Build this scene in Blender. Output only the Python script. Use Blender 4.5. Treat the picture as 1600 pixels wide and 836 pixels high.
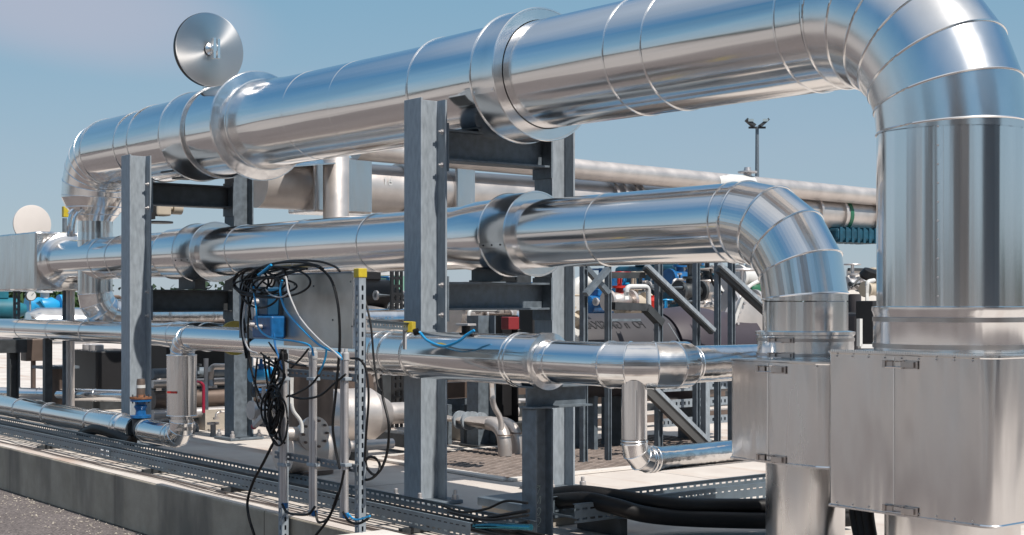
import bpy, bmesh, math, random
from mathutils import Vector, Matrix
random.seed(7)
R = math.radians
SC = bpy.context.scene
for o in list(bpy.data.objects): bpy.data.objects.remove(o)
# ------------------------------------------------------------------ camera
# world: X runs along the pipes towards the near right, Y away to the right, Z up; z=0 is the concrete slab
F = 2222.0                       # focal length in photo pixels (1600 wide)
AL = math.atan(1730/2222.0)
HZ = 470.0                       # horizon row
RIGHT = Vector((math.sin(AL), math.cos(AL), 0)); FWD = Vector((-math.cos(AL), math.sin(AL), 0)); UP = Vector((0,0,1))
CAM = -(RIGHT*(-135/F*9.0) + FWD*9.0) + UP*1.28
cd = bpy.data.cameras.new('camera'); cam = bpy.data.objects.new('camera', cd); SC.collection.objects.link(cam)
cam.location = CAM; cam.rotation_euler = (R(90), 0, R(90)-AL)
cd.sensor_width = 36; cd.lens = 36*F/1600; cd.shift_y = (HZ-418)/1600; cd.clip_end = 3000; cd.clip_start = 0.05
SC.camera = cam
def ray(px, py): return FWD + RIGHT*((px-800)/F) + UP*((HZ-py)/F)
def P(px, py, X=None, Y=None, Z=None, D=None):
    d = ray(px, py)
    if X is not None: t = (X-CAM.x)/d.x
    elif Y is not None: t = (Y-CAM.y)/d.y
    elif Z is not None: t = (Z-CAM.z)/d.z
    else: t = D
    return CAM + d*t
# ------------------------------------------------------------------ world, sun
SUN_EL = R(54); SUN_AZ = R(4)   # azimuth measured from +X towards +Y
sd = Vector((math.cos(SUN_EL)*math.cos(SUN_AZ), math.cos(SUN_EL)*math.sin(SUN_AZ), math.sin(SUN_EL)))
w = bpy.data.worlds.new('World'); SC.world = w; w.use_nodes = True
nt = w.node_tree; nt.nodes.clear(); N = nt.nodes.new; L = nt.links.new
out = N('ShaderNodeOutputWorld'); bg = N('ShaderNodeBackground'); bg.inputs[1].default_value = 0.095
sky = N('ShaderNodeTexSky'); sky.sky_type = 'NISHITA'; sky.sun_disc = False
sky.sun_elevation = SUN_EL; sky.sun_rotation = R(90)-SUN_AZ; sky.air_density = 1.0; sky.dust_density = .35; sky.ozone_density = 1.6; sky.altitude = 50
hs = N('ShaderNodeHueSaturation'); hs.inputs['Saturation'].default_value = 0.9; hs.inputs['Hue'].default_value = 0.485
tc = N('ShaderNodeTexCoord'); mp = N('ShaderNodeMapping'); mp.inputs['Scale'].default_value = (1.2, 1.2, 5)
mp.inputs['Rotation'].default_value = (0.12, 0.1, 0.4)
nz = N('ShaderNodeTexNoise'); nz.inputs['Scale'].default_value = 1.7; nz.inputs['Detail'].default_value = 5; nz.inputs['Roughness'].default_value = .5
cr = N('ShaderNodeValToRGB'); cr.color_ramp.elements[0].position = .52; cr.color_ramp.elements[1].position = .78
cr.color_ramp.elements[1].color = (.55, .55, .55, 1)
mx = N('ShaderNodeMixRGB'); mx.inputs[2].default_value = (5.2, 5.3, 6.2, 1)
L(sky.outputs[0], hs.inputs['Color']); L(tc.outputs['Generated'], mp.inputs[0]); L(mp.outputs[0], nz.inputs['Vector']); L(nz.outputs[0], cr.inputs[0])
# clear-air gradient laid over the physical sky: paler and warmer towards the horizon, deep blue overhead
sx_ = N('ShaderNodeSeparateXYZ'); gr = N('ShaderNodeValToRGB'); el_ = gr.color_ramp.elements
for i_, (p_, c_) in enumerate(((0,(.39,.50,.60)),(.10,(.34,.475,.60)),(.22,(.225,.43,.60)),(.5,(.075,.265,.52)),(1,(.04,.17,.43)))):
    e_ = el_[i_] if i_ < 1 else el_.new(p_); e_.position = p_; e_.color = (*c_, 1)
el_[-1].position = 1.0; el_[-1].color = (.04,.17,.43,1)
ml_ = N('ShaderNodeVectorMath'); ml_.operation = 'SCALE'; ml_.inputs['Scale'].default_value = 10
m2_ = N('ShaderNodeMixRGB'); m2_.inputs[0].default_value = .8
L(tc.outputs['Generated'], sx_.inputs[0]); L(sx_.outputs[2], gr.inputs[0]); L(gr.outputs[0], ml_.inputs[0]); L(hs.outputs[0], m2_.inputs[1]); L(ml_.outputs[0], m2_.inputs[2])
# one soft streak of high cloud, a fixed direction in the sky
def dotn(v):
    n_ = N('ShaderNodeVectorMath'); n_.operation = 'DOT_PRODUCT'; n_.inputs[1].default_value = v; L(tc.outputs['Generated'], n_.inputs[0]); return n_.outputs['Value']
def mth(op, a, b=None):
    n_ = N('ShaderNodeMath'); n_.operation = op
    for i_, q_ in enumerate((a, b)):
        if q_ is None: continue
        if isinstance(q_, (int, float)): n_.inputs[i_].default_value = q_
        else: L(q_, n_.inputs[i_])
    return n_.outputs[0]
u_ = dotn(tuple(RIGHT)); v_ = dotn((0,0,1))
du = mth('MULTIPLY', mth('ADD', u_, .31), 1/.13); dv = mth('MULTIPLY', mth('ADD', mth('ADD', v_, -.203), mth('MULTIPLY', mth('ADD', u_, .31), .14)), 1/.042)
e2 = mth('ADD', mth('MULTIPLY', du, du), mth('MULTIPLY', dv, dv)); bl = mth('SUBTRACT', 1.15, e2)
bl = mth('ADD', bl, mth('MULTIPLY', mth('SUBTRACT', nz.outputs[0], .5), 1.2))
mr_ = N('ShaderNodeMapRange'); mr_.interpolation_type = 'SMOOTHSTEP'; mr_.inputs['From Min'].default_value = -.5; mr_.inputs['From Max'].default_value = 1.2; mr_.inputs['To Max'].default_value = .75; L(bl, mr_.inputs[0])
mx.inputs[2].default_value = (4.9, 5.1, 6.2, 1)
L(mth('MAXIMUM', mr_.outputs[0], mth('MULTIPLY', cr.outputs[0], .35)), mx.inputs[0]); L(m2_.outputs[0], mx.inputs[1]); L(mx.outputs[0], bg.inputs[0]); L(bg.outputs[0], out.inputs[0])
sl = bpy.data.lights.new('sun', 'SUN'); sl.energy = 4.9; sl.angle = R(.53); sl.color = (1, .94, .86)
so = bpy.data.objects.new('sun', sl); SC.collection.objects.link(so)
so.rotation_euler = (-sd).to_track_quat('-Z', 'Y').to_euler(); so.location = (0,0,20)
SC.view_settings.view_transform = 'Standard'; SC.view_settings.look = 'None'; SC.view_settings.exposure = 0.0; SC.view_settings.gamma = 1
SC.render.engine = 'CYCLES'; SC.cycles.max_bounces = 8; SC.cycles.glossy_bounces = 6; SC.cycles.diffuse_bounces = 3
SC.cycles.caustics_reflective = False; SC.cycles.caustics_refractive = False
# ------------------------------------------------------------------ materials
def mat(name, col, rough=.5, metal=0.0, var=.12, vscale=3.0, bump=0.0, bscale=20.0, stretch=(1,1,1), rvar=0.0, spec=None, col2=None, thr=None, bdist=.01, aniso=0):
    m = bpy.data.materials.new(name); m.use_nodes = True; t = m.node_tree; b = t.nodes['Principled BSDF']
    n = t.nodes.new; l = t.links.new
    b.inputs['Roughness'].default_value = rough; b.inputs['Metallic'].default_value = metal
    if spec is not None: b.inputs['Specular IOR Level'].default_value = spec
    g = n('ShaderNodeNewGeometry'); mp = n('ShaderNodeMapping'); mp.inputs['Scale'].default_value = stretch
    l(g.outputs['Position'], mp.inputs[0])
    nz = n('ShaderNodeTexNoise'); nz.inputs['Scale'].default_value = vscale; nz.inputs['Detail'].default_value = 6; l(mp.outputs[0], nz.inputs['Vector'])
    cr = n('ShaderNodeValToRGB')
    c2 = col2 or tuple(min(1, c*(1+var)) for c in col); c1 = col if col2 else tuple(c*(1-var) for c in col)
    cr.color_ramp.elements[0].position = thr[0] if thr else .3; cr.color_ramp.elements[1].position = thr[1] if thr else .7
    cr.color_ramp.elements[0].color = (*c1, 1); cr.color_ramp.elements[1].color = (*c2, 1)
    l(nz.outputs[0], cr.inputs[0]); l(cr.outputs[0], b.inputs['Base Color'])
    if rvar:
        mr = n('ShaderNodeMapRange'); mr.inputs['From Min'].default_value = .3; mr.inputs['From Max'].default_value = .7
        mr.inputs['To Min'].default_value = rough-rvar; mr.inputs['To Max'].default_value = rough+rvar; l(nz.outputs[0], mr.inputs[0]); l(mr.outputs[0], b.inputs['Roughness'])
    if bump:
        n2 = n('ShaderNodeTexNoise'); n2.inputs['Scale'].default_value = bscale; n2.inputs['Detail'].default_value = 3; l(mp.outputs[0], n2.inputs['Vector'])
        bp = n('ShaderNodeBump'); bp.inputs['Strength'].default_value = bump; bp.inputs['Distance'].default_value = bdist
        l(n2.outputs[0], bp.inputs['Height']); l(bp.outputs[0], b.inputs['Normal'])
    return m
ALU = (.80,.79,.785)
M_clad = mat('polished_cladding', ALU, .14, 1, var=.10, vscale=2.5, stretch=(.12,3,3), bump=.45, bscale=1.6, rvar=.055, bdist=.02)
M_cladz = mat('polished_cladding_upright', ALU, .17, 1, var=.10, vscale=2.5, stretch=(4,4,.07), bump=.45, bscale=1.3, rvar=.04, bdist=.03)
M_elb = mat('elbow_cladding', ALU, .20, 1, var=.06, vscale=2.5, stretch=(2,2,1), bump=.3, bscale=1.2, rvar=.04, bdist=.02)
M_pale = mat('dull_pale_sheet', (.72,.66,.62), .6, .35, var=.05)
M_dent = mat('hand_formed_cladding', ALU, .2, 1, var=.1, vscale=4, bump=.4, bscale=4, rvar=.06, bdist=.02)
M_satin = mat('satin_sheet', (.70,.68,.67), .24, 1, var=.09, vscale=2, stretch=(2,2,.4), bump=1.0, bscale=1.5, rvar=.06, bdist=.04)
M_bead = mat('seam_metal', (.85,.85,.85), .22, 1, var=.05)
M_band = mat('strap_steel', (.50,.46,.44), .3, 1, var=.12, vscale=10)
M_stain = mat('bare_stainless', (.60,.55,.52), .42, .65, var=.12, vscale=5, bump=.1, bscale=30, rvar=.06)
M_stbr = mat('brushed_disc', (.62,.6,.59), .33, 1, var=.05, vscale=3)
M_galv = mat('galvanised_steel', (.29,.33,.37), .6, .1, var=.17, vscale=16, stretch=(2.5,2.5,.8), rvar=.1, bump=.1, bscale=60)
M_galvd = mat('darker_galvanised', (.14,.17,.20), .55, .2, var=.25, vscale=20, rvar=.1)  # darker galvanised copy; shades the farther frame's rear column by colour
M_dark = mat('dark_coated_steel', (.045,.05,.055), .5, .1, var=.3, vscale=12)
M_tray = mat('tray_steel', (.15,.19,.225), .45, .4, var=.15, vscale=14, rvar=.08)
M_brown = mat('brown_primed_steel', (.16,.12,.10), .5, .4, var=.2, vscale=6)
M_tank = mat('tank_grey_paint', (.055,.052,.058), .5, 0, var=.15, spec=.3, vscale=2, rvar=.08)
M_black = mat('black_rubber', (.008,.008,.009), .5, 0, var=.3, vscale=8, spec=.25)
M_blk = mat('black_paint', (.015,.015,.017), .5, 0, var=.3)
M_bluec = mat('blue_cable', (.01,.26,.55), .35, 0, var=.1)
M_blue = mat('blue_valve_paint', (.010,.11,.30), .35, 0, var=.25, vscale=25)
M_teal = mat('teal_machine_paint', (.006,.06,.10), .5, 0, var=.3, vscale=9)
M_lblue = mat('bright_blue_paint', (.02,.32,.62), .4, 0, var=.15)
M_white = mat('white_paint', (.62,.62,.61), .4, 0, var=.05)
M_grey = mat('grey_plastic', (.42,.42,.43), .4, 0, var=.08)
M_cond = mat('conduit_metal', (.52,.5,.5), .42, .6, var=.1, vscale=8, rvar=.08)
M_yel = mat('yellow_plastic', (.55,.42,.03), .45, 0, var=.12, vscale=30)
M_ygrn = mat('olive_yellow_paint', (.33,.24,.03), .5, 0, var=.2)
M_red = mat('red_paint', (.55,.03,.02), .4, 0, var=.1)
M_pink = mat('crimson_hose', (.32,.015,.045), .4, 0, var=.1)
M_mesh = mat('rusty_mesh', (.33,.27,.24), .75, .2, var=.3, vscale=8)
M_rust = mat('rusty_flange', (.23,.10,.05), .7, .2, var=.4, vscale=25, bump=.3, bscale=60)
M_tan = mat('tan_actuator', (.50,.43,.34), .5, 0, var=.1)
M_green = mat('green_hall_cladding', (.25,.50,.36), .6, 0, var=.05)
M_hall = mat('pale_hall_wall', (.42,.44,.44), .7, 0, var=.05)
M_chalk = mat('chalk', (.42,.50,.48), .9, 0, var=.2, vscale=80)
M_ink = mat('black_lettering', (.01,.01,.012), .6, 0)
M_rgrn = mat('green_tape', (.02,.13,.07), .5, 0)
M_dirtblk = mat('dull_block', (.40,.36,.31), .8, 0, var=.15, vscale=6, bump=.2, bscale=40)
M_wblock = mat('white_concrete', (.66,.62,.58), .8, 0, var=.06, vscale=8, bump=.15, bscale=60)
M_lens = mat('lamp_glass', (.5,.55,.55), .15, .6)

def concrete(name, c1, c2, scale=1.0, joints=None, stains=None):
    m = bpy.data.materials.new(name); m.use_nodes = True; t = m.node_tree; b = t.nodes['Principled BSDF']; n = t.nodes.new; l = t.links.new
    b.inputs['Roughness'].default_value = .85
    g = n('ShaderNodeNewGeometry')
    a = n('ShaderNodeTexNoise'); a.inputs['Scale'].default_value = 1.3*scale; a.inputs['Detail'].default_value = 9; a.inputs['Roughness'].default_value = .62; l(g.outputs['Position'], a.inputs['Vector'])
    r = n('ShaderNodeValToRGB'); r.color_ramp.elements[0].position = .35; r.color_ramp.elements[1].position = .65
    r.color_ramp.elements[0].color = (*c1,1); r.color_ramp.elements[1].color = (*c2,1); l(a.outputs[0], r.inputs[0])
    last = r.outputs[0]
    if stains:
        s = n('ShaderNodeTexNoise'); s.inputs['Scale'].default_value = stains[1]; s.inputs['Detail'].default_value = 5
        mpp = n('ShaderNodeMapping'); mpp.inputs['Scale'].default_value = stains[3] if len(stains) > 3 else (1,1,1); l(g.outputs['Position'], mpp.inputs[0]); l(mpp.outputs[0], s.inputs['Vector'])
        sr = n('ShaderNodeValToRGB'); sr.color_ramp.elements[0].position = stains[2]; sr.color_ramp.elements[1].position = stains[2]+.14; sr.color_ramp.elements[1].color = (.75,.75,.75,1)
        l(s.outputs[0], sr.inputs[0]); mm = n('ShaderNodeMixRGB'); mm.inputs[2].default_value = (*stains[0],1); l(sr.outputs[0], mm.inputs[0]); l(last, mm.inputs[1]); last = mm.outputs[0]
    if joints:
        sp = n('ShaderNodeSeparateXYZ'); l(g.outputs['Position'], sp.inputs[0])
        for ax, step, off, wd in joints:
            ad = n('ShaderNodeMath'); ad.operation = 'ADD'; ad.inputs[1].default_value = off; l(sp.outputs[ax], ad.inputs[0])
            q = n('ShaderNodeMath'); q.operation = 'PINGPONG'; q.inputs[1].default_value = step/2; l(ad.outputs[0], q.inputs[0])
            c = n('ShaderNodeMath'); c.operation = 'LESS_THAN'; c.inputs[1].default_value = wd; l(q.outputs[0], c.inputs[0])
            mm = n('ShaderNodeMixRGB'); mm.inputs[2].default_value = (c1[0]*.35, c1[1]*.33, c1[2]*.32, 1); l(c.outputs[0], mm.inputs[0]); l(last, mm.inputs[1]); last = mm.outputs[0]
    l(last, b.inputs['Base Color'])
    f = n('ShaderNodeTexNoise'); f.inputs['Scale'].default_value = 90; f.inputs['Detail'].default_value = 4; l(g.outputs['Position'], f.inputs['Vector'])
    bp = n('ShaderNodeBump'); bp.inputs['Strength'].default_value = .35; bp.inputs['Distance'].default_value = .006; l(f.outputs[0], bp.inputs['Height']); l(bp.outputs[0], b.inputs['Normal'])
    return m
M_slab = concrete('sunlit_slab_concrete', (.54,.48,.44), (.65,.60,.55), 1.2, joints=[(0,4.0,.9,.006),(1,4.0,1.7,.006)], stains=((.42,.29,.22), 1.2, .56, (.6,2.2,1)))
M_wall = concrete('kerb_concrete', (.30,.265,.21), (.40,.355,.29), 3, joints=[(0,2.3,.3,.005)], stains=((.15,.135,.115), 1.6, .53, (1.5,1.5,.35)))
# asphalt: small pinkish stones
def asphalt():
    m = bpy.data.materials.new('asphalt'); m.use_nodes = True; t = m.node_tree; b = t.nodes['Principled BSDF']; n = t.nodes.new; l = t.links.new
    g = n('ShaderNodeNewGeometry'); b.inputs['Roughness'].default_value = .9
    v = n('ShaderNodeTexVoronoi'); v.inputs['Scale'].default_value = 75; l(g.outputs['Position'], v.inputs['Vector'])
    a = n('ShaderNodeTexNoise'); a.inputs['Scale'].default_value = 1.1; a.inputs['Detail'].default_value = 6; l(g.outputs['Position'], a.inputs['Vector'])
    r = n('ShaderNodeValToRGB'); r.color_ramp.elements[0].color = (.08,.069,.068,1); r.color_ramp.elements[1].color = (.225,.193,.187,1)
    s = n('ShaderNodeSeparateColor'); l(v.outputs['Color'], s.inputs[0]); l(s.outputs[0], r.inputs[0])
    mm = n('ShaderNodeMixRGB'); mm.blend_type = 'MULTIPLY'; mm.inputs[0].default_value = .5; l(r.outputs[0], mm.inputs[1])
    r2 = n('ShaderNodeValToRGB'); r2.color_ramp.elements[0].position = .35; r2.color_ramp.elements[1].position = .65; r2.color_ramp.elements[0].color = (.6,.58,.56,1); l(a.outputs[0], r2.inputs[0]); l(r2.outputs[0], mm.inputs[2])
    l(mm.outputs[0], b.inputs['Base Color'])
    bp = n('ShaderNodeBump'); bp.inputs['Strength'].default_value = .5; bp.inputs['Distance'].default_value = .008; l(v.outputs['Distance'], bp.inputs['Height']); l(bp.outputs[0], b.inputs['Normal'])
    return m
M_asph = asphalt()
M_leaf = mat('leaf_green', (.035,.075,.02), .7, 0, var=.5, vscale=1.5)
M_trunk = mat('bark', (.09,.07,.05), .9, 0)
M_treeline = mat('far_wood_leaves', (.03,.055,.03), .9, 0, var=.4, vscale=.3)

# ------------------------------------------------------------------ mesh helper
def frame(d):
    d = Vector(d).normalized(); u = Vector((0,0,1)) if abs(d.z) < .9 else Vector((1,0,0))
    a = d.cross(u).normalized(); b = a.cross(d).normalized(); return d, a, b
class MB:
    def __init__(s): s.v = []; s.f = []; s.adds = []
    def add(s, vs, fs): o = len(s.v); s.adds.append((o, len(s.f))); s.v += [Vector(v) for v in vs]; s.f += [tuple(i+o for i in f) for f in fs]; return s
    def obox(s, c, ax, ay, az):       # centre and three half-axis vectors
        c = Vector(c); vs = [c+ax*i+ay*j+az*k for i in (-1,1) for j in (-1,1) for k in (-1,1)]
        return s.add(vs, [(0,1,3,2),(4,6,7,5),(0,4,5,1),(2,3,7,6),(0,2,6,4),(1,5,7,3)])
    def box(s, a, b):
        a = Vector(a); b = Vector(b); c = (a+b)/2; h = (b-a)/2
        return s.obox(c, Vector((h.x,0,0)), Vector((0,h.y,0)), Vector((0,0,h.z)))
    def bar(s, p, q, w, h, up=(0,0,1)):   # rectangular bar from p to q
        p = Vector(p); q = Vector(q); d = (q-p); n = d.normalized(); a = n.cross(Vector(up))
        if a.length < .01: a = n.cross(Vector((1,0,0)))
        a.normalize(); b = a.cross(n).normalized()
        return s.obox((p+q)/2, d/2, a*w/2, b*h/2)
    def lathe(s, o, d, prof, n=48, cap=True):
        o = Vector(o); d, a, b = frame(d); base = []
        for (t, r) in prof:
            base.append([o+d*t+(a*math.cos(2*math.pi*k/n)+b*math.sin(2*math.pi*k/n))*r for k in range(n)])
        vs = [v for ring in base for v in ring]; fs = []
        for i in range(len(prof)-1):
            for k in range(n):
                k2 = (k+1) % n; fs.append((i*n+k, i*n+k2, (i+1)*n+k2, (i+1)*n+k))
        if cap:
            if prof[0][1] > 1e-5: fs.append(tuple(range(n))[::-1])
            if prof[-1][1] > 1e-5: fs.append(tuple((len(prof)-1)*n+k for k in range(n)))
        return s.add(vs, fs)
    def cyl(s, p, q, r, n=24): p = Vector(p); q = Vector(q); return s.lathe(p, q-p, [(0,r),((q-p).length,r)], n)
    def torus(s, c, d, R_, r, n=64, m=8, ring=None):
        c = Vector(c); d, a, b = frame(d); vs = []; fs = []
        for i in range(n):
            t = 2*math.pi*i/n; e = a*math.cos(t)+b*math.sin(t)
            for j in range(m):
                u = 2*math.pi*j/m; vs.append(c+e*(R_+r*math.cos(u))+d*(r*math.sin(u)))
        for i in range(n):
            for j in range(m): fs.append((i*m+j, ((i+1)%n)*m+j, ((i+1)%n)*m+(j+1)%m, i*m+(j+1)%m))
        return s.add(vs, fs)
    def mitre_ring(s, c, n_, d, R_, r, n=64, m=8):   # bead round a cylinder of direction d where plane n_ cuts it
        c = Vector(c); d, a, b = frame(d); n_ = Vector(n_).normalized(); pts = []
        for i in range(n):
            t = 2*math.pi*i/n; e = (a*math.cos(t)+b*math.sin(t))*R_; pts.append(c+e-d*(e.dot(n_)/d.dot(n_)))
        return s.tube(pts, r, m, closed=True)
    def tube(s, pts, r, m=8, closed=False, cap=True):
        pts = [Vector(p) for p in pts]; n = len(pts); vs = []; fs = []; a = None
        for i in range(n):
            if closed: d = pts[(i+1)%n]-pts[i-1]
            else: d = pts[min(i+1,n-1)]-pts[max(i-1,0)]
            d.normalize()
            if a is None: _, a, b = frame(d)
            else: a = (a-d*a.dot(d)).normalized(); b = d.cross(a)
            rr = r[i] if isinstance(r, (list,tuple)) else r
            for j in range(m):
                u = 2*math.pi*j/m; vs.append(pts[i]+a*(math.cos(u)*rr)+b*(math.sin(u)*rr))
        for i in range(n if closed else n-1):
            i2 = (i+1) % n
            for j in range(m): fs.append((i*m+j, i*m+(j+1)%m, i2*m+(j+1)%m, i2*m+j))
        if not closed and cap: fs.append(tuple(range(m))[::-1]); fs.append(tuple((n-1)*m+j for j in range(m)))
        return s.add(vs, fs)
    def wire(s, pts, r, m=8, k=8):    # smooth spline tube
        return s.tube(spline(pts, k), r, m)
    def mitre(s, pts, r, n=64, seg=None):       # lobster-back: sharp gores between points
        pts = [Vector(p) for p in pts]
        nrm = []
        for i in range(len(pts)):
            if i == 0: q = pts[1]-pts[0]
            elif i == len(pts)-1: q = pts[-1]-pts[-2]
            else: q = (pts[i+1]-pts[i]).normalized()+(pts[i]-pts[i-1]).normalized()
            nrm.append(q.normalized())
        for i in range(len(pts)-1):
            d, a, b = frame(pts[i+1]-pts[i]); vs = []
            for c, nn in ((pts[i],nrm[i]),(pts[i+1],nrm[i+1])):
                for k in range(n):
                    t = 2*math.pi*k/n; e = (a*math.cos(t)+b*math.sin(t))*r; vs.append(c+e-d*(e.dot(nn)/d.dot(nn)))
            s.add(vs, [(k, (k+1)%n, n+(k+1)%n, n+k) for k in range(n)])
        return s
    def prism(s, poly, d):
        d = Vector(d); n = len(poly); vs = [Vector(p) for p in poly]+[Vector(p)+d for p in poly]
        return s.add(vs, [tuple(range(n))[::-1], tuple(range(n,2*n))]+[(i,(i+1)%n,n+(i+1)%n,n+i) for i in range(n)])
    def hbeam(s, p, q, a, h, b, tw=.009, tf=.014):   # a: unit vector from flange to flange
        p = Vector(p); q = Vector(q); a = Vector(a).normalized(); d = (q-p).normalized(); c = d.cross(a).normalized()
        H = h/2; B = b/2; x = [(-H,-B),(-H,B),(-H+tf,B),(-H+tf,tw/2),(H-tf,tw/2),(H-tf,B),(H,B),(H,-B),(H-tf,-B),(H-tf,-tw/2),(-H+tf,-tw/2),(-H+tf,-B)]
        n = 12; vs = [p+a*u+c*v for u,v in x]+[q+a*u+c*v for u,v in x]; fs = [(i,(i+1)%n,n+(i+1)%n,n+i) for i in range(n)]
        for o in (0, n): fs += [tuple(o+i for i in (0,1,2,11)), tuple(o+i for i in (3,4,9,10)), tuple(o+i for i in (5,6,7,8)), tuple(o+i for i in (2,3,10,11)), tuple(o+i for i in (4,5,8,9))]
        return s.add(vs, fs)
    def perf(s, o, u, v, Lx, H, rows, pitch, sw):   # thin plate with slot rows; rows: (v0,v1)
        o = Vector(o); u = Vector(u).normalized(); v = Vector(v).normalized()
        ys = [0]; hole = []
        for a, b in rows: ys += [a, b]
        ys.append(H); n = int(Lx/pitch); xs = []
        for i in range(n): xs += [i*pitch, i*pitch+sw]
        xs.append(Lx); vs = [o+u*x+v*y for y in ys for x in xs]; W = len(xs); fs = []
        for j in range(len(ys)-1):
            for i in range(W-1):
                if j % 2 == 1 and i % 2 == 0 and i < 2*n: continue
                fs.append((j*W+i, j*W+i+1, (j+1)*W+i+1, (j+1)*W+i))
        return s.add(vs, fs)
    def each(s, name, m, parent=None, k=1, **kw):      # every k added shapes become an object of their own
        r = []
        for i in range(0, len(s.adds), k):
            v0, f0 = s.adds[i]; v1, f1 = s.adds[i+k] if i+k < len(s.adds) else (len(s.v), len(s.f))
            q = MB(); q.v = s.v[v0:v1]; q.f = [tuple(j-v0 for j in f) for f in s.f[f0:f1]]; r.append(q.build(name, m, parent, **kw))
        return r
    def build(s, name, m, parent=None, smooth=True, sharp=32, solid=0, bevel=0):
        me = bpy.data.meshes.new(name); off = parent_loc(parent)
        me.from_pydata([v-off for v in s.v], [], s.f); me.update()
        bm = bmesh.new(); bm.from_mesh(me); bmesh.ops.recalc_face_normals(bm, faces=bm.faces)
        if smooth:
            for f in bm.faces: f.smooth = True
            for e in bm.edges:
                if len(e.link_faces) == 2 and e.calc_face_angle(0) > R(sharp): e.smooth = False
        bm.to_mesh(me); bm.free(); me.materials.append(m)
        o = bpy.data.objects.new(name, me); SC.collection.objects.link(o)
        if parent: o.parent = parent
        if solid: md = o.modifiers.new('thick', 'SOLIDIFY'); md.thickness = solid; md.offset = 0
        if bevel: md = o.modifiers.new('bevel', 'BEVEL'); md.width = bevel; md.segments = 2; md.limit_method = 'ANGLE'; md.angle_limit = R(50)
        return o
def parent_loc(p):
    v = Vector((0,0,0))
    while p is not None: v += p.location; p = p.parent
    return v
def spline(pts, k=8):
    pts = [Vector(p) for p in pts]; q = [pts[0]*2-pts[1]]+pts+[pts[-1]*2-pts[-2]]; r = []
    for i in range(1, len(q)-2):
        for j in range(k):
            t = j/k; a,b,c,d = q[i-1],q[i],q[i+1],q[i+2]
            r.append(.5*((2*b)+(c-a)*t+(2*a-5*b+4*c-d)*t*t+(3*b-a-3*c+d)*t**3))
    r.append(pts[-1]); return r
def fillet(pts, rad, k=6):        # rounded polyline
    pts = [Vector(p) for p in pts]; r = [pts[0]]
    for i in range(1, len(pts)-1):
        a = (pts[i-1]-pts[i]).normalized(); b = (pts[i+1]-pts[i]).normalized()
        p0 = pts[i]+a*rad; p1 = pts[i]+b*rad
        for j in range(k+1):
            t = j/k; r.append(p0*(1-t)**2+pts[i]*2*t*(1-t)+p1*t*t)
    r.append(pts[-1]); return r
def tag(o, label, cat, group=None, kind=None):
    if label: o['label'] = label
    if cat: o['category'] = cat
    if group: o['group'] = group
    if kind: o['kind'] = kind
    return o
def thing(name, loc, label, cat, group=None):
    o = bpy.data.objects.new(name, None); SC.collection.objects.link(o); o.location = Vector(loc); o.empty_display_size = .1
    return tag(o, label, cat, group)
def struct(name, mb, m, **k):
    o = mb.build(name, m, None, **k); o['kind'] = 'structure'; return o
def arc(c, a0, a1, r, e1, e2, n):    # centre, angles, two unit vectors
    return [Vector(c)+Vector(e1)*(r*math.cos(a0+(a1-a0)*i/n))+Vector(e2)*(r*math.sin(a0+(a1-a0)*i/n)) for i in range(n+1)]
X_ = Vector((1,0,0)); Y_ = Vector((0,1,0)); Z_ = Vector((0,0,1))
def xl(px, Y, r): return P(px, 470, Y=Y-r).x      # X of a ring whose left edge shows at px
def xc(px, Y): return P(px, 470, Y=Y).x

# ------------------------------------------------------------------ the setting
EX = 260
mb = MB(); mb.add([(-900,-900,-.37),(900,-900,-.37),(900,900,-.37),(-900,900,-.37)], [(0,1,2,3)]); struct('ground', mb, M_asph, smooth=False)
WY = -.86
mb = MB(); mb.box((-34, WY+.004, -.36), (9, 30, 0)); mb.box((-34, WY-.112, .0045), (9, WY+.0, .008)); struct('concrete_slab', mb, M_slab, smooth=False)  # second box: pale sheet puts the kerb top's sunlight into colour
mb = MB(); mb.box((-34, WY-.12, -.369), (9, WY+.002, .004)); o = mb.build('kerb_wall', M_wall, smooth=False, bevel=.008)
tag(o, 'low grey concrete kerb wall edging the slab beside the asphalt', 'wall')
mb = MB(); mb.add([(-60,-7.2,-.362),(60,-7.2,-.362),(60,-70,-.362),(-60,-70,-.362)], [(3,2,1,0)]); struct('added_pavement', mb, concrete('added_paving', (.24,.22,.21), (.38,.345,.32), .3), smooth=False)  # unseen pale paving added to brighten reflections in the boxes and legs
mb = MB(); mb.add([(-200,33,-.362),(60,33,-.362),(60,48,-.362),(-200,48,-.362)], [(0,1,2,3)]); struct('road', mb, concrete('pale_road', (.30,.28,.26), (.38,.36,.33), .5), smooth=False)
# far wood all round the yard (seen at the horizon; unseen back part set nearer for the reflections)
def leaves(mb, c, rx, rz, n, size, rnd):
    for _ in range(n):
        d = Vector((rnd.gauss(0,1), rnd.gauss(0,1), rnd.gauss(0,1))).normalized()*(rnd.random()**.4)
        p = Vector(c)+Vector((d.x*rx, d.y*rx, d.z*rz)); a = Vector((rnd.gauss(0,1),rnd.gauss(0,1),rnd.gauss(0,1))).normalized()*size*rnd.uniform(.6,1.4)
        b = a.orthogonal().normalized()*size*rnd.uniform(.4,1); mb.add([p-a-b*.3, p+b, p+a-b*.3, p-b], [(0,1,2,3)])
rnd = random.Random(3); mb = MB()
for i in range(230):
    t = 2*math.pi*i/230+rnd.uniform(-.02,.02); back = math.cos(t)*FWD.x+math.sin(t)*FWD.y < .3
    d = rnd.uniform(95,125) if back else rnd.uniform(230,290); h = rnd.uniform(3,6) if back else rnd.uniform(2.2,5.0)
    leaves(mb, (d*math.cos(t), d*math.sin(t), h*.5-.4), rnd.uniform(3,5) if back else rnd.uniform(6,9), h*.6, 110, .75, rnd)
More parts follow.
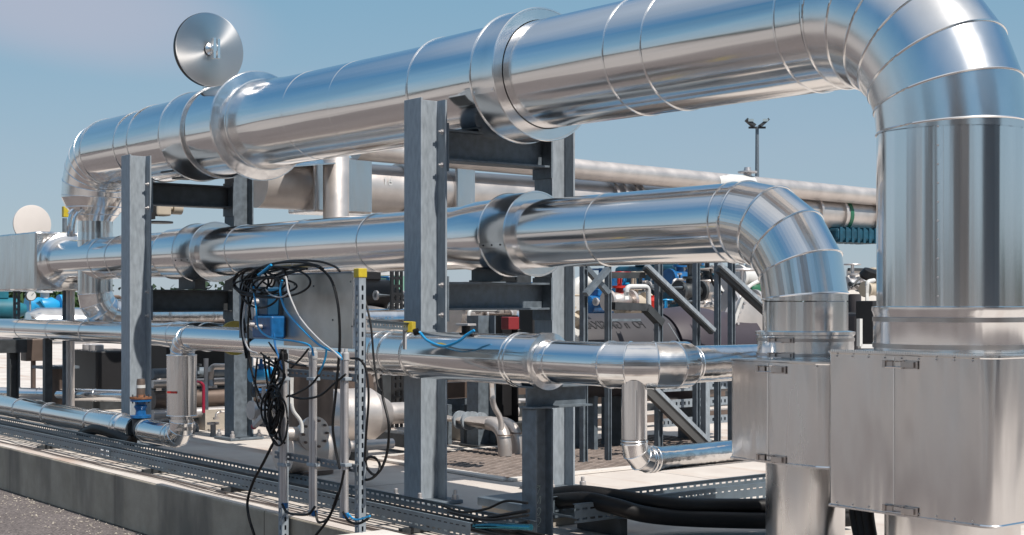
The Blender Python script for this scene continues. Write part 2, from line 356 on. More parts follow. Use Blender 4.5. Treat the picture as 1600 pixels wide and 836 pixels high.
tag(mb.build('far_wood', M_treeline, smooth=False), 'low dark green wood along the horizon beyond the yard', 'wood', kind='stuff')

# ------------------------------------------------------------------ steel frames A and B
def bolt(mb, p, d, r=.014, h=.012):
    mb.lathe(p, d, [(0,r*1.5),(.003,r*1.5),(.003,r),(h,r),(h+.003,r*.7)], 6); mb.lathe(p, d, [(h,r*.5),(h+.018,r*.5)], 8)
def anchor_plate(parent, x, y, w=.17, m=M_galvd):
    mb = MB(); mb.box((x-w, y-w, .004), (x+w, y+w, .026)); mb.build('base_plate', m, parent, smooth=False, bevel=.003)
    for sx in (-1,1):
        for sy in (-1,1):
            b = MB(); b.lathe((x+sx*(w-.035), y+sy*(w-.035), .026), Z_, [(0,.027),(.006,.027),(.006,.022),(.03,.022),(.034,.018),(.034,.013),(.06,.013),(.064,.008)], 12)
            b.build('anchor_bolt', M_cond, parent)
def hframe(name, x0, label, ytwo, top, near_m, far_m, beams, far_top=None):
    t = thing(name, (x0,0,0), label, 'steel frame', 'H-section steel frames carrying the two clad pipes')
    c = MB().hbeam((x0,0,.026), (x0,0,top), Y_, .2, .19).build('column', near_m, t, smooth=False, bevel=.002)
    c2 = MB().hbeam((x0,ytwo,.026), (x0,ytwo,far_top or top), Y_, .2, .19).build('column', far_m, t, smooth=False, bevel=.002)
    anchor_plate(t, x0, 0); anchor_plate(t, x0, ytwo)
    for zt, h, m in beams:
        MB().hbeam((x0,.112,zt-h/2), (x0,ytwo-.112,zt-h/2), Z_, h, .17).build('cross_beam', m, t, smooth=False, bevel=.002)
        e = MB()
        for yy, s in ((.1,1),(ytwo-.1,-1)): e.box((x0-.1, min(yy,yy+s*.012), zt-h-.07), (x0+.1, max(yy,yy+s*.012), zt+.035))
        e.each('end_plate', M_galvd, t, smooth=False)
        b = MB()
        for dz in (-.02, -h-.03):
            for dx in (-.06,.06): bolt(b, (x0+dx, .086, zt+dz), -Y_)
        b.each('bolt', M_cond, t, k=2)
    return t
Y2 = 1.06
XB = 0.0; XA = P(213, 470, Y=0).x
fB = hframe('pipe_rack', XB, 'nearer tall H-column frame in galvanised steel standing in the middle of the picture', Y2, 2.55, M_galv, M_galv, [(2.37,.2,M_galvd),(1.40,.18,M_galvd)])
fA = hframe('pipe_rack', XA, 'farther H-column frame under the round disc, beside the blue valve', 1.0, 2.56, M_galv, M_galvd, [(2.33,.2,M_dark),(1.38,.2,M_dark)])  # rear column's shade is put into its darker steel colour

# ------------------------------------------------------------------ clad pipes
def bead(mb, x, Y, Z, r, d=X_, rr=.0055): mb.torus((x,Y,Z) if not isinstance(x, Vector) else x, d, r+.001, rr, 72, 6)
def latch(parent, c, right, out, s=1.0):
    c = Vector(c); u = Vector(right).normalized(); o = Vector(out).normalized(); v = o.cross(u)
    mb = MB(); mb.obox(c-u*.045*s+o*.003, u*.018*s, v*.011*s, o*.003); mb.obox(c+u*.035*s+o*.003, u*.026*s, v*.012*s, o*.003)
    mb.obox(c+u*.03*s+o*.012, u*.022*s, v*.008*s, o*.004)
    p = [c-u*.05*s+v*.009*s+o*.009, c+u*.012*s+v*.009*s+o*.012, c+u*.012*s-v*.009*s+o*.012, c-u*.05*s-v*.009*s+o*.009]
    mb.tube(p, .0022*s, 5, closed=True); mb.cyl(c+u*.012*s-v*.013*s+o*.009, c+u*.012*s+v*.013*s+o*.009, .004*s, 8)
    return mb.build('toggle_latch', M_band, parent)
def strap(parent, c, r, name='strap', h=.02, m=None, d=Z_):
    return MB().lathe(Vector(c)-Vector(d)*h/2, d, [(0,r),(0,r+.003),(h,r+.003),(h,r)], 72, cap=False).build(name, m or M_band, parent)
PY = .52
# --- upper pipe
Z1 = 2.70; r1 = .318; XL1 = xc(1487, PY)
r1 = .336
t1 = thing('clad_pipe', (XL1,PY,0), 'largest upper insulated pipe, its big mitred elbow dropping into the rectangular box at right', 'pipe', 'pipes in bright metal cladding')
xs_thick0 = xl(638, PY, .35); xr0 = xl(736, PY, .40); xr1 = xl(772, PY, .40)
xe = XL1-.62
xA0 = xl(247, PY, .395); xA1 = xl(281, PY, .395); xF0 = xl(330, PY, .44); xLe = xl(124, PY, r1)
prof = [(xLe, r1), (xl(195,PY,r1), r1+.004), (xl(197,PY,r1), r1+.024), (xA0, r1+.026), (xA1, r1+.02), (xA1+.10, r1+.008), (xA1+.101, .395), (xF0, .402), (xF0+.002,.335), (xl(352,PY,.37), .372), (xl(404,PY,.335), .345), (xs_thick0, r1), (xs_thick0+.001, r1+.028), (xr0, r1+.03), (xr1, r1), (XL1-.615, r1)]
MB().lathe((0,PY,Z1), X_, [(p[0], p[1]) for p in prof], 96, cap=False).build('cladding', M_clad, t1, sharp=22)
for a, b, r in ((xA0, xA1, .395), (xr0, xr1, .41)):
    MB().lathe((0,PY,Z1), X_, [(a, r1+.005), (a, r), (b, r), (b, r1+.005)], 96, cap=False).build('support_collar', M_elb, t1, sharp=22)
    q = MB(); bead(q, a, PY, Z1, r, rr=.007); bead(q, b, PY, Z1, r, rr=.007); q.each('collar_rim', M_bead, t1)
# joint plate on the near collar
for ang in (198,):
    e = Vector((0, math.cos(R(ang)), math.sin(R(ang)))); tt = Vector((0, -math.sin(R(ang)), math.cos(R(ang))))
    q = MB(); c = Vector(((xr0+xr1)/2, PY, Z1))+e*.412; q.obox(c, X_*(xr1-xr0)*.46, tt*.014, e*.003)
    for k in (-.38,.38): q.lathe(c+X_*(xr1-xr0)*k+e*.003, e, [(0,.006),(.004,.004)], 8)
    q.build('joint_plate', M_bead, t1)
fl = MB().lathe((0,PY,Z1), X_, [(xF0-.012,.34),(xF0-.012,.448),(xF0,.453),(xF0+.012,.448),(xF0+.03,.34)], 96, cap=False).build('flange_disc', M_dent, t1, sharp=22)
q = MB(); bead(q, xF0, PY, Z1, .451, rr=.006); bead(q, xl(352,PY,.372), PY, Z1, .372)
for px, r in ((124,r1+.002),(176,r1+.005),(197,r1+.026),(440,.34),(512,r1),(634,r1),(941,r1),(1000,r1),(1208,r1)): bead(q, xl(px,PY,r), PY, Z1, r)
bead(q, xs_thick0, PY, Z1, r1+.028); q.each('seam_band', M_bead, t1)
def elbow(parent, corner, d0, d1, Rb, r, n, m=M_elb, beads=True, rr=.0055, nn=96):
    # corner point, incoming direction d0, outgoing direction d1
    c = Vector(corner)-d0*Rb+d1*Rb; pts = []
    for i in range(n+1):
        a = (math.pi/2)*i/n; pts.append(c - d1*(Rb*math.cos(a)) + d0*(Rb*math.sin(a)))
    # tangent-ish: extend outside with short straight stubs
    P0 = pts[0]-d0*.02; P1 = pts[-1]+d1*.02
    full = [P0]+pts+[P1]
    e = MB().mitre(full, r, nn).build('elbow', m, parent, sharp=4)
    if beads:
        q = MB()
        for i in range(1, len(full)-1):
            nrm = ((full[i+1]-full[i]).normalized()+(full[i]-full[i-1]).normalized()).normalized()
            q.mitre_ring(full[i], nrm, full[i]-full[i-1], r+.001, rr, 64, 6)
        q.each('seam_band', M_bead, parent)
    return e
elbow(t1, (XL1,PY,Z1), X_, -Z_, .60, r1, 6)
ZB1t = 1.045; ZB1b = .335
MB().lathe((XL1,PY,0), Z_, [(.0, .30),(ZB1b, .30)], 96, cap=False).build('lower_leg', M_satin, t1)
MB().lathe((XL1,PY,0), Z_, [(1.24, r1),(2.085, r1)], 96, cap=False).build('upper_leg', M_cladz, t1)
# lap seam on the leg
an = R(-62); e = Vector((math.cos(an), math.sin(an), 0)); MB().obox(Vector((XL1,PY,1.66))+e*(r1+.001), e.cross(Z_)*.006, Z_*.42, e*.0035).build('lap_seam', M_bead, t1)
MB().lathe((XL1,PY,0), Z_, [(1.05,.325),(1.05,.35),(1.215,.35),(1.235,.358),(1.252,.358),(1.256,r1)], 96, cap=False).build('collar', M_cladz, t1, sharp=25)
strap(t1, (XL1,PY,1.075), .352); strap(t1, (XL1,PY,1.195), .352)
def rbox(x0, x1, y0, y1, rad, n=10):     # rounded rectangle outline, sharp-cornered at the far-left end
    pts = []
    for cx, cy, a0, rr in ((x1-rad, y0+rad, -90, rad), (x1-rad, y1-rad, 0, rad), (x0+.02, y1-.02, 90, .02), (x0+.02, y0+.02, 180, .02)):
        for i in range(n+1): a = R(a0+90*i/n); pts.append((cx+rr*math.cos(a), cy+rr*math.sin(a)))
    return pts
def clampbox(parent, x0, x1, y0, y1, z0, z1, rad, hole_c, hole_r, latches, seamx, mm=M_satin):
    o = rbox(x0, x1, y0, y1, rad); n = len(o)
    mb = MB(); mb.add([(x,y,z0) for x,y in o]+[(x,y,z1) for x,y in o], [(i,(i+1)%n,n+(i+1)%n,n+i) for i in range(n)])
    bx = mb.build('jacket_box', mm, parent, sharp=40)
    for z, nm in ((z1,'lid'),(z0,'floor_plate')):
        q = MB(); q.prism([(x+ (.006 if x > (x0+x1)/2 else -.006), y+(.006 if y > (y0+y1)/2 else -.006), z-.004) for x,y in o], (0,0,.008)); q.build(nm, mm, bx, smooth=False)
    q = MB(); q.tube([(x,y,z1-.004) for x,y in o], .006, 6, closed=True); q.tube([(x,y,z0+.004) for x,y in o], .006, 6, closed=True); q.each('rim', M_bead, bx)
    q = MB(); q.obox((seamx, y0-.001, (z0+z1)/2), X_*.003, Y_*.0025, Z_*(z1-z0)*.48); q.build('seam', M_bead, bx)
    for lx, lz in latches: latch(bx, (lx, y0-.004, lz), X_, -Y_, 1.5)
    return bx
yb = .10
xb0 = P(1294,600,Y=yb).x; xb1 = P(1536,600,Y=yb).x+.05
clampbox(t1, xb0, xb1, yb, .95, ZB1b, ZB1t, .075, None, .3, [(P(1408,560,Y=yb).x, ZB1t-.045), (P(1408,788,Y=yb).x, ZB1b+.025)], P(1397,600,Y=yb).x)
# left end of the upper pipe turns down
XE1 = xLe-.02
def cone_leg(): pass
# sharp drop: three gores then a reducing cone into a slim leg
elbow(t1, (XE1-.42,PY,Z1), -X_, -Z_, .42, r1-.002, 5, rr=.004)
xl0 = XE1-.42
MB().lathe((xl0,PY,0), -Z_, [(-2.26,r1-.002),(-2.16,.29),(-2.08,.225),(-2.02,.175),(-1.36,.175)], 64, cap=False).build('end_leg', M_cladz, t1, sharp=18)
q = MB()
for z, r in ((2.16,.292),(2.08,.227),(1.9,.175)): q.torus((xl0,PY,z), Z_, r, .005, 48, 6)
q.each('seam_band', M_bead, t1)
elbow(t1, (xl0,PY,1.12), -Z_, Y_, .24, .175, 4, nn=56, m=M_dent, rr=.004)
MB().lathe((xl0,0,1.12), Y_, [(PY+.24,.175),(PY+3.4,.175)], 56, cap=False).build('end_branch', M_cladz, t1)
q = MB()
for k in range(4): q.torus((xl0,PY+.5+k*.75,1.12), Y_, .176, .004, 48, 6)
q.each('seam_band', M_bead, t1)
# round blank disc standing over the pipe
cdsc = P(327, 78, Y=PY); rd = .325
r1 = .336
d0 = MB().lathe(cdsc-X_*.02, X_, [(0,.01),(0,rd),(.035,rd),(.037,rd-.01),(.037,.05)], 96, cap=False)
d0.lathe(cdsc-X_*.02, X_, [(.037,0.0001),(.037,.06)], 48, cap=False)
def radial_brushed():
    m = mat('radially_brushed_disc', (.62,.6,.59), .30, 1, var=.04)
    t = m.node_tree; b = t.nodes['Principled BSDF']; b.inputs['Anisotropic'].default_value = .85
    tg = t.nodes.new('ShaderNodeTangent'); tg.direction_type = 'RADIAL'; tg.axis = 'X'; t.links.new(tg.outputs[0], b.inputs['Tangent']); return m
dm = radial_brushed()
q = MB(); off = cdsc
disc = bpy.data.objects.new('x', None)
bpy.data.objects.remove(disc)
def centred(mb, name, m, parent, c, **k):     # object whose own origin is the point c
    o = mb.build(name, m, None, **k)
    for v in o.data.vertices: v.co -= Vector(c)
    o.location = Vector(c)-parent_loc(parent); o.parent = parent; return o
ds = centred(d0, 'round_disc', dm, t1, cdsc, sharp=20); ds['label'] = 'upright round brushed steel disc with a small hub'
MB().lathe(cdsc-X_*.024, X_, [(-.02,.01),(-.02,rd-.004),(.0,rd+.003),(.028,rd+.003),(.028,rd-.001)], 96, cap=False).build('dark_rim', M_blk, ds)
q = MB(); q.lathe(cdsc+X_*.017, X_, [(0,.055),(.02,.055),(.03,.035),(.09,.035),(.095,.028)], 24)
q.obox(cdsc+X_*.09-Y_*.005, X_*.03, Y_*.012, Z_*.09); q.obox(cdsc+X_*.1+Y_*.035, X_*.02, Y_*.012, Z_*.085); q.build('hub', M_bead, ds)
MB().box((cdsc.x-.03,PY-.05,Z1+.3), (cdsc.x+.0,PY+.05,cdsc.z-rd+.02)).build('disc_foot', M_satin, t1, smooth=False)
# shoes on the frames
for xx in (XA+.05, XB+.05):
    q = MB(); q.box((xx-.28, PY-.006, 2.376), (xx+.12, PY+.006, 2.44)); q.box((xx-.28, PY-.08, 2.372 if xx > -1 else 2.336), (xx+.12, PY+.08, 2.384 if xx > -1 else 2.35))
    q.prism([(xx-.26, PY-.2, 2.385),(xx+.10, PY-.2, 2.385),(xx+.10, PY+.2, 2.385),(xx-.26, PY+.2, 2.385)], (0,0,.09)); q.build('pipe_shoe', M_dark, t1, smooth=False)

# --- middle pipe
Z2 = 1.70; r2 = .212; XL2 = xc(1258, PY)
t2 = thing('clad_pipe', (XL2,PY,0), 'middle insulated pipe running under the largest one, its elbow dropping into the smaller box', 'pipe', 'pipes in bright metal cladding')
xe = XL2-.42; c0 = xl(746,PY,.27); c1 = xl(786,PY,.27); k0 = xl(268,PY,.26); k1 = xl(296,PY,.26); xj = xl(74,PY,.22)
prof = [(xj, r2+.02), (xl(92,PY,r2), r2), (xl(236,PY,.235), r2), (xl(237,PY,.235), .235), (k0,.235),(k1+.02,.215), (xl(318,PY,r2), r2), (xl(690,PY,r2),r2), (xl(712,PY,.225), .235), (c0,.24), (c1, r2+.001), (XL2-.415, r2+.001)]
MB().lathe((0,PY,Z2), X_, prof, 80, cap=False).build('cladding', M_clad, t2, sharp=22)
for a, b, r in ((k0,k1,.258),(c0,c1,.264)):
    MB().lathe((0,PY,Z2), X_, [(a,r2),(a,r),(b,r),(b,r2)], 80, cap=False).build('support_collar', M_elb, t2, sharp=22)
    q = MB(); bead(q, a, PY, Z2, r, rr=.006); bead(q, b, PY, Z2, r, rr=.006); q.each('collar_rim', M_bead, t2)
    ang = 196; e = Vector((0, math.cos(R(ang)), math.sin(R(ang)))); tt = Vector((0, -math.sin(R(ang)), math.cos(R(ang))))
    q = MB(); c = Vector(((a+b)/2, PY, Z2))+e*(r+.001); q.obox(c, X_*(b-a)*.47, tt*.016, e*.003); q.build('joint_plate', M_bead, t2)
    q = MB()
    for k in (-.33,0,.33): q.lathe(c+X_*(b-a)*k+e*.003, e, [(0,.007),(.004,.005)], 8)
    q.each('rivet', M_dark, t2)
q = MB()
for px in (136,163,236,350,446,556,912): bead(q, xl(px,PY,r2), PY, Z2, r2)
bead(q, xl(1105,PY,r2), PY, Z2, r2+.001); q.each('seam_band', M_bead, t2)
elbow(t2, (XL2,PY,Z2), X_, -Z_, .40, r2+.002, 4, nn=80)
ZB2t = .99; ZB2b = .50
MB().lathe((XL2,PY,0), Z_, [(1.13, r2+.002),(1.275, r2+.002)], 80, cap=False).build('upper_leg', M_cladz, t2)
MB().lathe((XL2,PY,0), Z_, [(0,.198),(ZB2b,.198)], 80, cap=False).build('lower_leg', M_satin, t2)
MB().lathe((XL2,PY,0), Z_, [(.99,.225),(.99,.242),(1.105,.242),(1.11,.25),(1.125,.25),(1.13,r2+.002)], 80, cap=False).build('collar', M_cladz, t2, sharp=25)
for z in (1.01,1.085):
    strap(t2, (XL2,PY,z), .243, h=.016)
    an = R(-78); e = Vector((math.cos(an), math.sin(an), 0)); latch(t2, Vector((XL2,PY,z))+e*.248, -e.cross(Z_), e, 1.15)
ys = .10
x0 = P(1141,600,Y=ys).x; x1_ = P(1284,600,Y=ys).x+.05
clampbox(t2, x0, x1_, ys, .82, ZB2b, ZB2t, .10, None, .3, [(P(1206,600,Y=ys).x, ZB2t-.04),(P(1206,600,Y=ys).x, ZB2b+.02)], P(1200,600,Y=ys).x)
MB().box((-6,PY-.05,1.38+.004),(-6,PY,1.38))
for xx, zt in ((XA+.05,1.384),(XB+.05,1.404)):
    q = MB(); q.box((xx-.2,PY-.07,zt),(xx+.14,PY+.07,zt+.012)); q.box((xx-.2,PY-.05,zt+.012),(xx+.14,PY+.05,zt+.12)); q.build('pipe_shoe', M_dark, t2, smooth=False)
# big square jacket, flange and disc at its far left end
xs0 = P(-40,410,Y=PY-.25).x; xs1 = P(62,410,Y=PY-.25).x
bx = MB(); bx.box((xs0,PY-.30,Z2-.31),(xs1,PY+.30,Z2+.31)); b_ = bx.build('end_jacket', M_satin, t2, smooth=False, bevel=.02)
MB().lathe((0,PY,Z2), X_, [(xs1,.25),(xs1+.03,.29),(xs1+.10,.29),(xs1+.12,.25),(xj,.225)], 72, cap=False).build('end_flange', M_dent, t2, sharp=25)
c2 = P(50,350,Y=PY); q = MB().lathe(c2-X_*.01, X_, [(0,.01),(0,.215),(.025,.215),(.027,.205),(.027,.0001)], 64, cap=False); o = centred(q, 'round_disc', M_pale, t2, c2, sharp=20); o['label'] = 'small pale round disc at the left edge'
MB().box((c2.x-.02,PY-.04,Z2+.3),(c2.x+.01,PY+.04,c2.z-.17)).build('disc_foot', M_satin, t2, smooth=False)
XEND2 = xs0

# both big runs fall gently towards the near end
def fall(t, k, x_ref, xmax, zmin):
    for o in t.children_recursive:
        if o.type != 'MESH' or o.get('label') or (o.parent and o.parent.get('label') and o.parent is not t): continue
        off = parent_loc(o.parent)+o.location
        for v in o.data.vertices:
            wv = v.co+off
            if wv.z > zmin: v.co.z -= k*(min(wv.x, xmax)-x_ref)
fall(t1, .0115, .0, XL1-.6, 1.9); fall(t2, .0015, 1.6, XL2-.4, 1.42)

# --- low front pipe (P3) and its riser at left (P5)
Y3 = -.30; Z3 = .958
t3 = thing('clad_pipe', (xc(840,Y3),Y3,0), 'low insulated pipe crossing in front of the middle column, with a slim drop leg', 'pipe', 'pipes in bright metal cladding')
xa = xl(385,Y3,.09); xm = xc(1000,Y3)-.09
prof = [(xa,.09),(xl(440,Y3,.1),.092),(xl(470,Y3,.12),.134),(xl(622,Y3,.135),.134),(xl(624,Y3,.135),.139),(xl(778,Y3,.14),.139),(xl(780,Y3,.14),.146),(xl(818,Y3,.14),.146),(xl(830,Y3,.13),.118),(xl(846,Y3,.11),.112),(xm-.115,.112)]
MB().lathe((0,Y3,Z3), X_, prof, 72, cap=False).build('cladding', M_clad, t3, sharp=20)
q = MB()
for px, r in ((574,.134),(589,.134),(623,.139),(779,.146),(785,.146),(846,.112)): bead(q, xl(px,Y3,r), Y3, Z3, r, rr=.004)
q.each('seam_band', M_bead, t3)
MB().lathe((0,Y3,Z3), X_, [(xl(815,Y3,.15),.11),(xl(816,Y3,.15),.153),(xl(824,Y3,.15),.153),(xl(832,Y3,.12),.118)], 72, cap=False).build('step_ring', M_dent, t3, sharp=20)
elbow(t3, (xm+.10,Y3,Z3), X_, Y_, .22, .117, 3, nn=72, m=M_dent, rr=.004)
yend = P(1185,470,X=xm+.10).y+.35
MB().lathe((xm+.10,0,Z3), Y_, [(Y3+.22,.117),(Y3+.30,.117),(Y3+.34,.094),(yend,.092)], 64, cap=False).build('branch', M_clad, t3, sharp=20)
q = MB(); q.torus((xm+.10,Y3+.30,Z3), Y_, .113, .004, 48, 6); q.torus((xm+.10,Y3+.35,Z3), Y_, .093, .004, 48, 6); q.each('seam_band', M_bead, t3)
# drop leg and low return
xd = xc(991,Y3+.02); yd = Y3+.02; zd = .485
MB().lathe((xd,yd,0), -Z_, [(-(Z3-.07),.064),(-(zd+.09),.064)], 48, cap=False).build('drop_leg', M_cladz, t3)
elbow(t3, (xd,yd,zd), -Z_, Y_, .09, .064, 3, nn=48, m=M_dent, rr=.003)
yr = P(1200,470,X=xd).y+.6
MB().lathe((xd,0,zd), Y_, [(yd+.09,.0645),(yd+.16,.0645),(yd+.165,.062),(yr,.062)], 48, cap=False).build('return_pipe', M_clad, t3)
q = MB(); q.torus((xd,yd,zd+.1), Z_, .065, .0035, 40, 6); q.torus((xd,yd+.105,zd), Y_, .065, .0035, 40, 6); q.torus((xd,yd+.13,zd), Y_, .065, .0035, 40, 6)
q.obox(Vector((xd,yd,.72))+Vector((.054,-.037,0)), X_*.004, Y_*.004, Z_*.12); q.each('seam_band', M_bead, t3)
# riser at left
xr5 = xc(284,Y3); z5 = .995
MB().lathe((0,Y3,z5), X_, [(xr5+.165,.092),(xl(388,Y3,.09),.092)], 56, cap=False).build('riser_top', M_clad, t3)
elbow(t3, (xr5,Y3,z5), -X_, -Z_, .17, .092, 4, nn=56, m=M_satin, rr=.004)
MB().lathe((xr5,Y3,0), Z_, [(.38,.085),(.38,.115),(.86,.115),(.862,.09)], 56, cap=False).build('riser_jacket', M_satin, t3, sharp=25)
MB().lathe((xr5,Y3,0), Z_, [(.27,.085),(.38,.085)], 56, cap=False).build('riser_leg', M_satin, t3)
q = MB(); q.torus((xr5,Y3,.385), Z_, .117, .004, 48, 6); q.torus((xr5,Y3,.855), Z_, .117, .004, 48, 6); q.each('seam_band', M_bead, t3)
e = Vector((.45,-.9,0)).normalized(); MB().obox(Vector((xr5,Y3,.57))+e*.118, e.cross(Z_)*.045, Z_*.008, e*.004).build('red_mark', M_red, t3, smooth=False)
z10 = .215
elbow(t3, (xr5,Y3,z10), -Z_, -X_, .12, .092, 3, nn=56, m=M_dent, rr=.003)
xv = P(220,660,Y=Y3).x
MB().lathe((0,Y3,z10), X_, [(xv+.10,.092),(xr5-.11,.092)], 56, cap=False).build('foot_pipe', M_clad, t3)
q = MB(); q.torus((xv+.12,Y3,z10), X_, .094, .005, 48, 6); q.torus((xr5-.2,Y3,z10), X_, .094, .004, 48, 6); q.each('seam_band', M_bead, t3)
# --- low left pipe up to the valve
t4 = thing('clad_pipe', (xv-.1,Y3,0), 'low insulated pipe leaving the blue valve to the left just above the cable tray', 'pipe', 'pipes in bright metal cladding')
MB().lathe((0,Y3,z10), X_, [(-13,.105),(xl(128,Y3,.1),.105),(xl(130,Y3,.1),.112),(xl(176,Y3,.1),.112),(xl(177,Y3,.1),.10),(xv-.10,.098),(xv-.09,.07)], 56, cap=False).build('cladding', M_clad, t4, sharp=25)
q = MB()
for px, r in ((18,.105),(62,.105),(129,.112),(170,.112),(178,.1)): bead(q, xl(px,Y3,r), Y3, z10, r, rr=.004)
q.each('seam_band', M_bead, t4)
# --- the blue valve between them
tv = thing('gate_valve', (xv,Y3,0), 'blue bonnet valve with rusty top flange between the two low clad pipes at left', 'valve')
q = MB(); q.lathe((xv,Y3,z10), X_, [(-.09,.03),(-.09,.095),(-.065,.095),(-.065,.06),(.065,.06),(.065,.095),(.09,.095),(.09,.03)], 32); q.lathe((xv,Y3,z10), Z_, [(0,.07),(.09,.07),(.1,.05)], 24); q.build('body', M_dark, tv)
MB().lathe((xv,Y3,z10), Z_, [(.10,.085),(.12,.085),(.12,.045),(.16,.04),(.19,.055),(.21,.045),(.23,.05),(.235,.085),(.255,.085)], 28).build('bonnet', M_blue, tv)
MB().lathe((xv,Y3,z10), Z_, [(.256,.09),(.272,.09),(.272,.04),(.29,.035)], 28).build('top_flange', M_rust, tv)
q = MB()
for k in range(8): a = k*math.pi/4; q.cyl((xv+.07*math.cos(a),Y3+.07*math.sin(a),z10+.22),(xv+.07*math.cos(a),Y3+.07*math.sin(a),z10+.29),.006,8)
q.each('bolt', M_dark, tv)
MB().lathe((xv,Y3,z10), Z_, [(.29,.035),(.40,.035),(.42,.03)], 20).build('stem_housing', M_brown, tv); MB().lathe((xv,Y3,z10), Z_, [(.345,.038),(.37,.038)], 20).build('white_band', M_white, tv)

# --- rear low pipe (P4)
Y4 = .45; Z4 = .965
t5 = thing('clad_pipe', (XA,Y4,0), 'insulated pipe behind the farther frame at half height, running off the left edge', 'pipe', 'pipes in bright metal cladding')
MB().lathe((0,Y4,Z4), X_, [(xl(-30,Y4,.1),.105),(xl(20,Y4,.1),.11),(xl(240,Y4,.1),.108),(xl(258,Y4,.11),.125),(xl(300,Y4,.12),.128),(xl(345,Y4,.12),.11)], 56, cap=False).build('cladding', M_clad, t5, sharp=20)
q = MB()
for px, r in ((22,.11),(70,.11),(122,.11),(258,.125),(282,.128),(304,.127)): bead(q, xl(px,Y4,r), Y4, Z4, r, rr=.004)
q.each('seam_band', M_bead, t5)
xq = xl(345,Y4,.12)
MB().lathe((0,Y4,Z4), X_, [(xq,.05),(xq,.145),(xq+.04,.145),(xq+.04,.05)], 40).build('end_flange', M_ygrn, t5, sharp=25)
for px in (60,): 
    xx = xl(px,Y4,.1); MB().box((xx-.04,Y4-.04,.01),(xx+.04,Y4+.04,Z4-.10)).build('support_post', M_dark, t5, smooth=False)
# thin lit pipe low at left
a = P(-20,614,Z=.22); b = P(188,618,Z=.22); c = b+(b-a).normalized()*1.6
t = thing('clad_pipe', b, 'thin bright clad pipe lying low behind the blue valve pipe at the left edge', 'pipe', 'pipes in bright metal cladding')
MB().cyl(a-(b-a).normalized(), c, .068, 40).build('cladding', M_dent, t); q = MB(); dd = (b-a).normalized()
for px in (32,62,84,106,150): q.torus(a+(b-a)*((px+20)/208), dd, .069, .0035, 40, 6)
q.each('seam_band', M_bead, t)

# ------------------------------------------------------------------ front post C
xC = P(840,650,Y=Y3).x
tc_ = thing('pipe_support_post', (xC,Y3,0), 'short dark galvanised post with a T-head and chalk marks under the low front pipe', 'steel post')
MB().hbeam((xC,Y3,.02),(xC,Y3,.70), Y_, .12, .12, .008, .01).build('column', M_galvd, tc_, smooth=False, bevel=.0015)
MB().hbeam((xC-.0,Y3-.08,.765),(xC,Y3+.34,.765), Z_, .12, .12, .008, .01).build('head_beam', M_galvd, tc_, smooth=False, bevel=.0015)
q = MB(); q.box((xC-.06,Y3-.03,.826),(xC+.06,Y3+.03,.84)); q.build('saddle', M_dark, tc_, smooth=False)
# chalk scrawl on the web, stacked figures like "0 M 8 2"
def chalk(parent, strokes, ox, oy, oz, s):
    for st in strokes:
        pts = [Vector((ox, oy+p[0]*s, oz+p[1]*s)) for p in st]
        MB().wire(pts, .0016, 5, 5).build('chalk_mark', M_chalk, parent)
CH = [[(.35,.95),(.05,.6),(.0,.2),(.3,.0),(.55,.4),(.75,.9),(.3,1.0)], [(.9,1.0),(.3,.75)],
      [(.0,-.9),(.1,-.2),(.3,-.15),(.45,-.75),(.7,-.1),(.85,-.25),(.75,-.8)],
      [(.6,-1.9),(.35,-1.6),(.6,-1.15),(.85,-1.45),(.6,-1.9),(.4,-1.95)], [(.0,-1.25),(.15,-1.35),(.05,-2.0)],
      [(.1,-2.4),(.5,-2.1),(.85,-2.35),(.6,-2.8),(.1,-3.05),(.7,-3.0)]]
chalk(tc_, CH, xC+.0065, Y3-.03, .235, .055)

# ------------------------------------------------------------------ cable trays
ty0 = -.74; ty1 = -.42; tz0 = .04; tz1 = .125
xt1 = P(735,812,Y=ty0).x
tt = thing('cable_tray', (xt1,ty0,0), 'long perforated steel cable tray lying along the kerb wall', 'cable tray', 'perforated cable trays')
Ltr = 13.0
q = MB().perf((xt1-Ltr,ty0,tz0), X_, Z_, Ltr, tz1-tz0, [(.016,.026),(.062,.069)], .055, .032); q.build('side_rail', M_tray, tt, smooth=False, solid=.0015)
xt2 = xt1+.15
q = MB().perf((xt2-Ltr,ty1,tz0), X_, Z_, Ltr, tz1-tz0, [(.016,.026),(.055,.067)], .055, .032); q.build('side_rail', M_tray, tt, smooth=False, solid=.0015)
q = MB()
for y, s in ((ty0,1),(ty1,-1)): q.box((xt1-Ltr, min(y,y+s*.016), tz1+.0005), (xt2 if s < 0 else xt1, max(y,y+s*.016), tz1+.0025)); q.box((xt1-Ltr, min(y,y+s*.016), tz0-.0025), (xt2 if s < 0 else xt1, max(y,y+s*.016), tz0-.0005))
q.each('rail_lip', M_tray, tt, smooth=False)
q = MB(); x = xt1-Ltr+.1
while x < xt1: q.box((x,ty0+.002,tz0+.002),(x+.03,ty1-.002,tz0+.014)); x += .3
q.each('rung', M_tray, tt, smooth=False)
q = MB()
for px in (645, 160):
    xx = P(px,700,Y=ty0).x
q2 = MB()
for px in (165,):
    xx = P(px,700,Y=ty0).x; q2.box((xx-.09,ty0-.006,tz0+.01),(xx+.09,ty0-.003,tz1-.01))
q2.build('splice_plate', M_tray, tt, smooth=False); q2 = MB()
for dx in (-.07,-.04,.04,.07):
    for z in (tz0+.025, tz1-.025): q2.lathe((xx+dx,ty0-.006,z), -Y_, [(0,.008),(.004,.007),(.005,.003)], 8)
q2.each('bolt', M_bead, tt)
i = 0
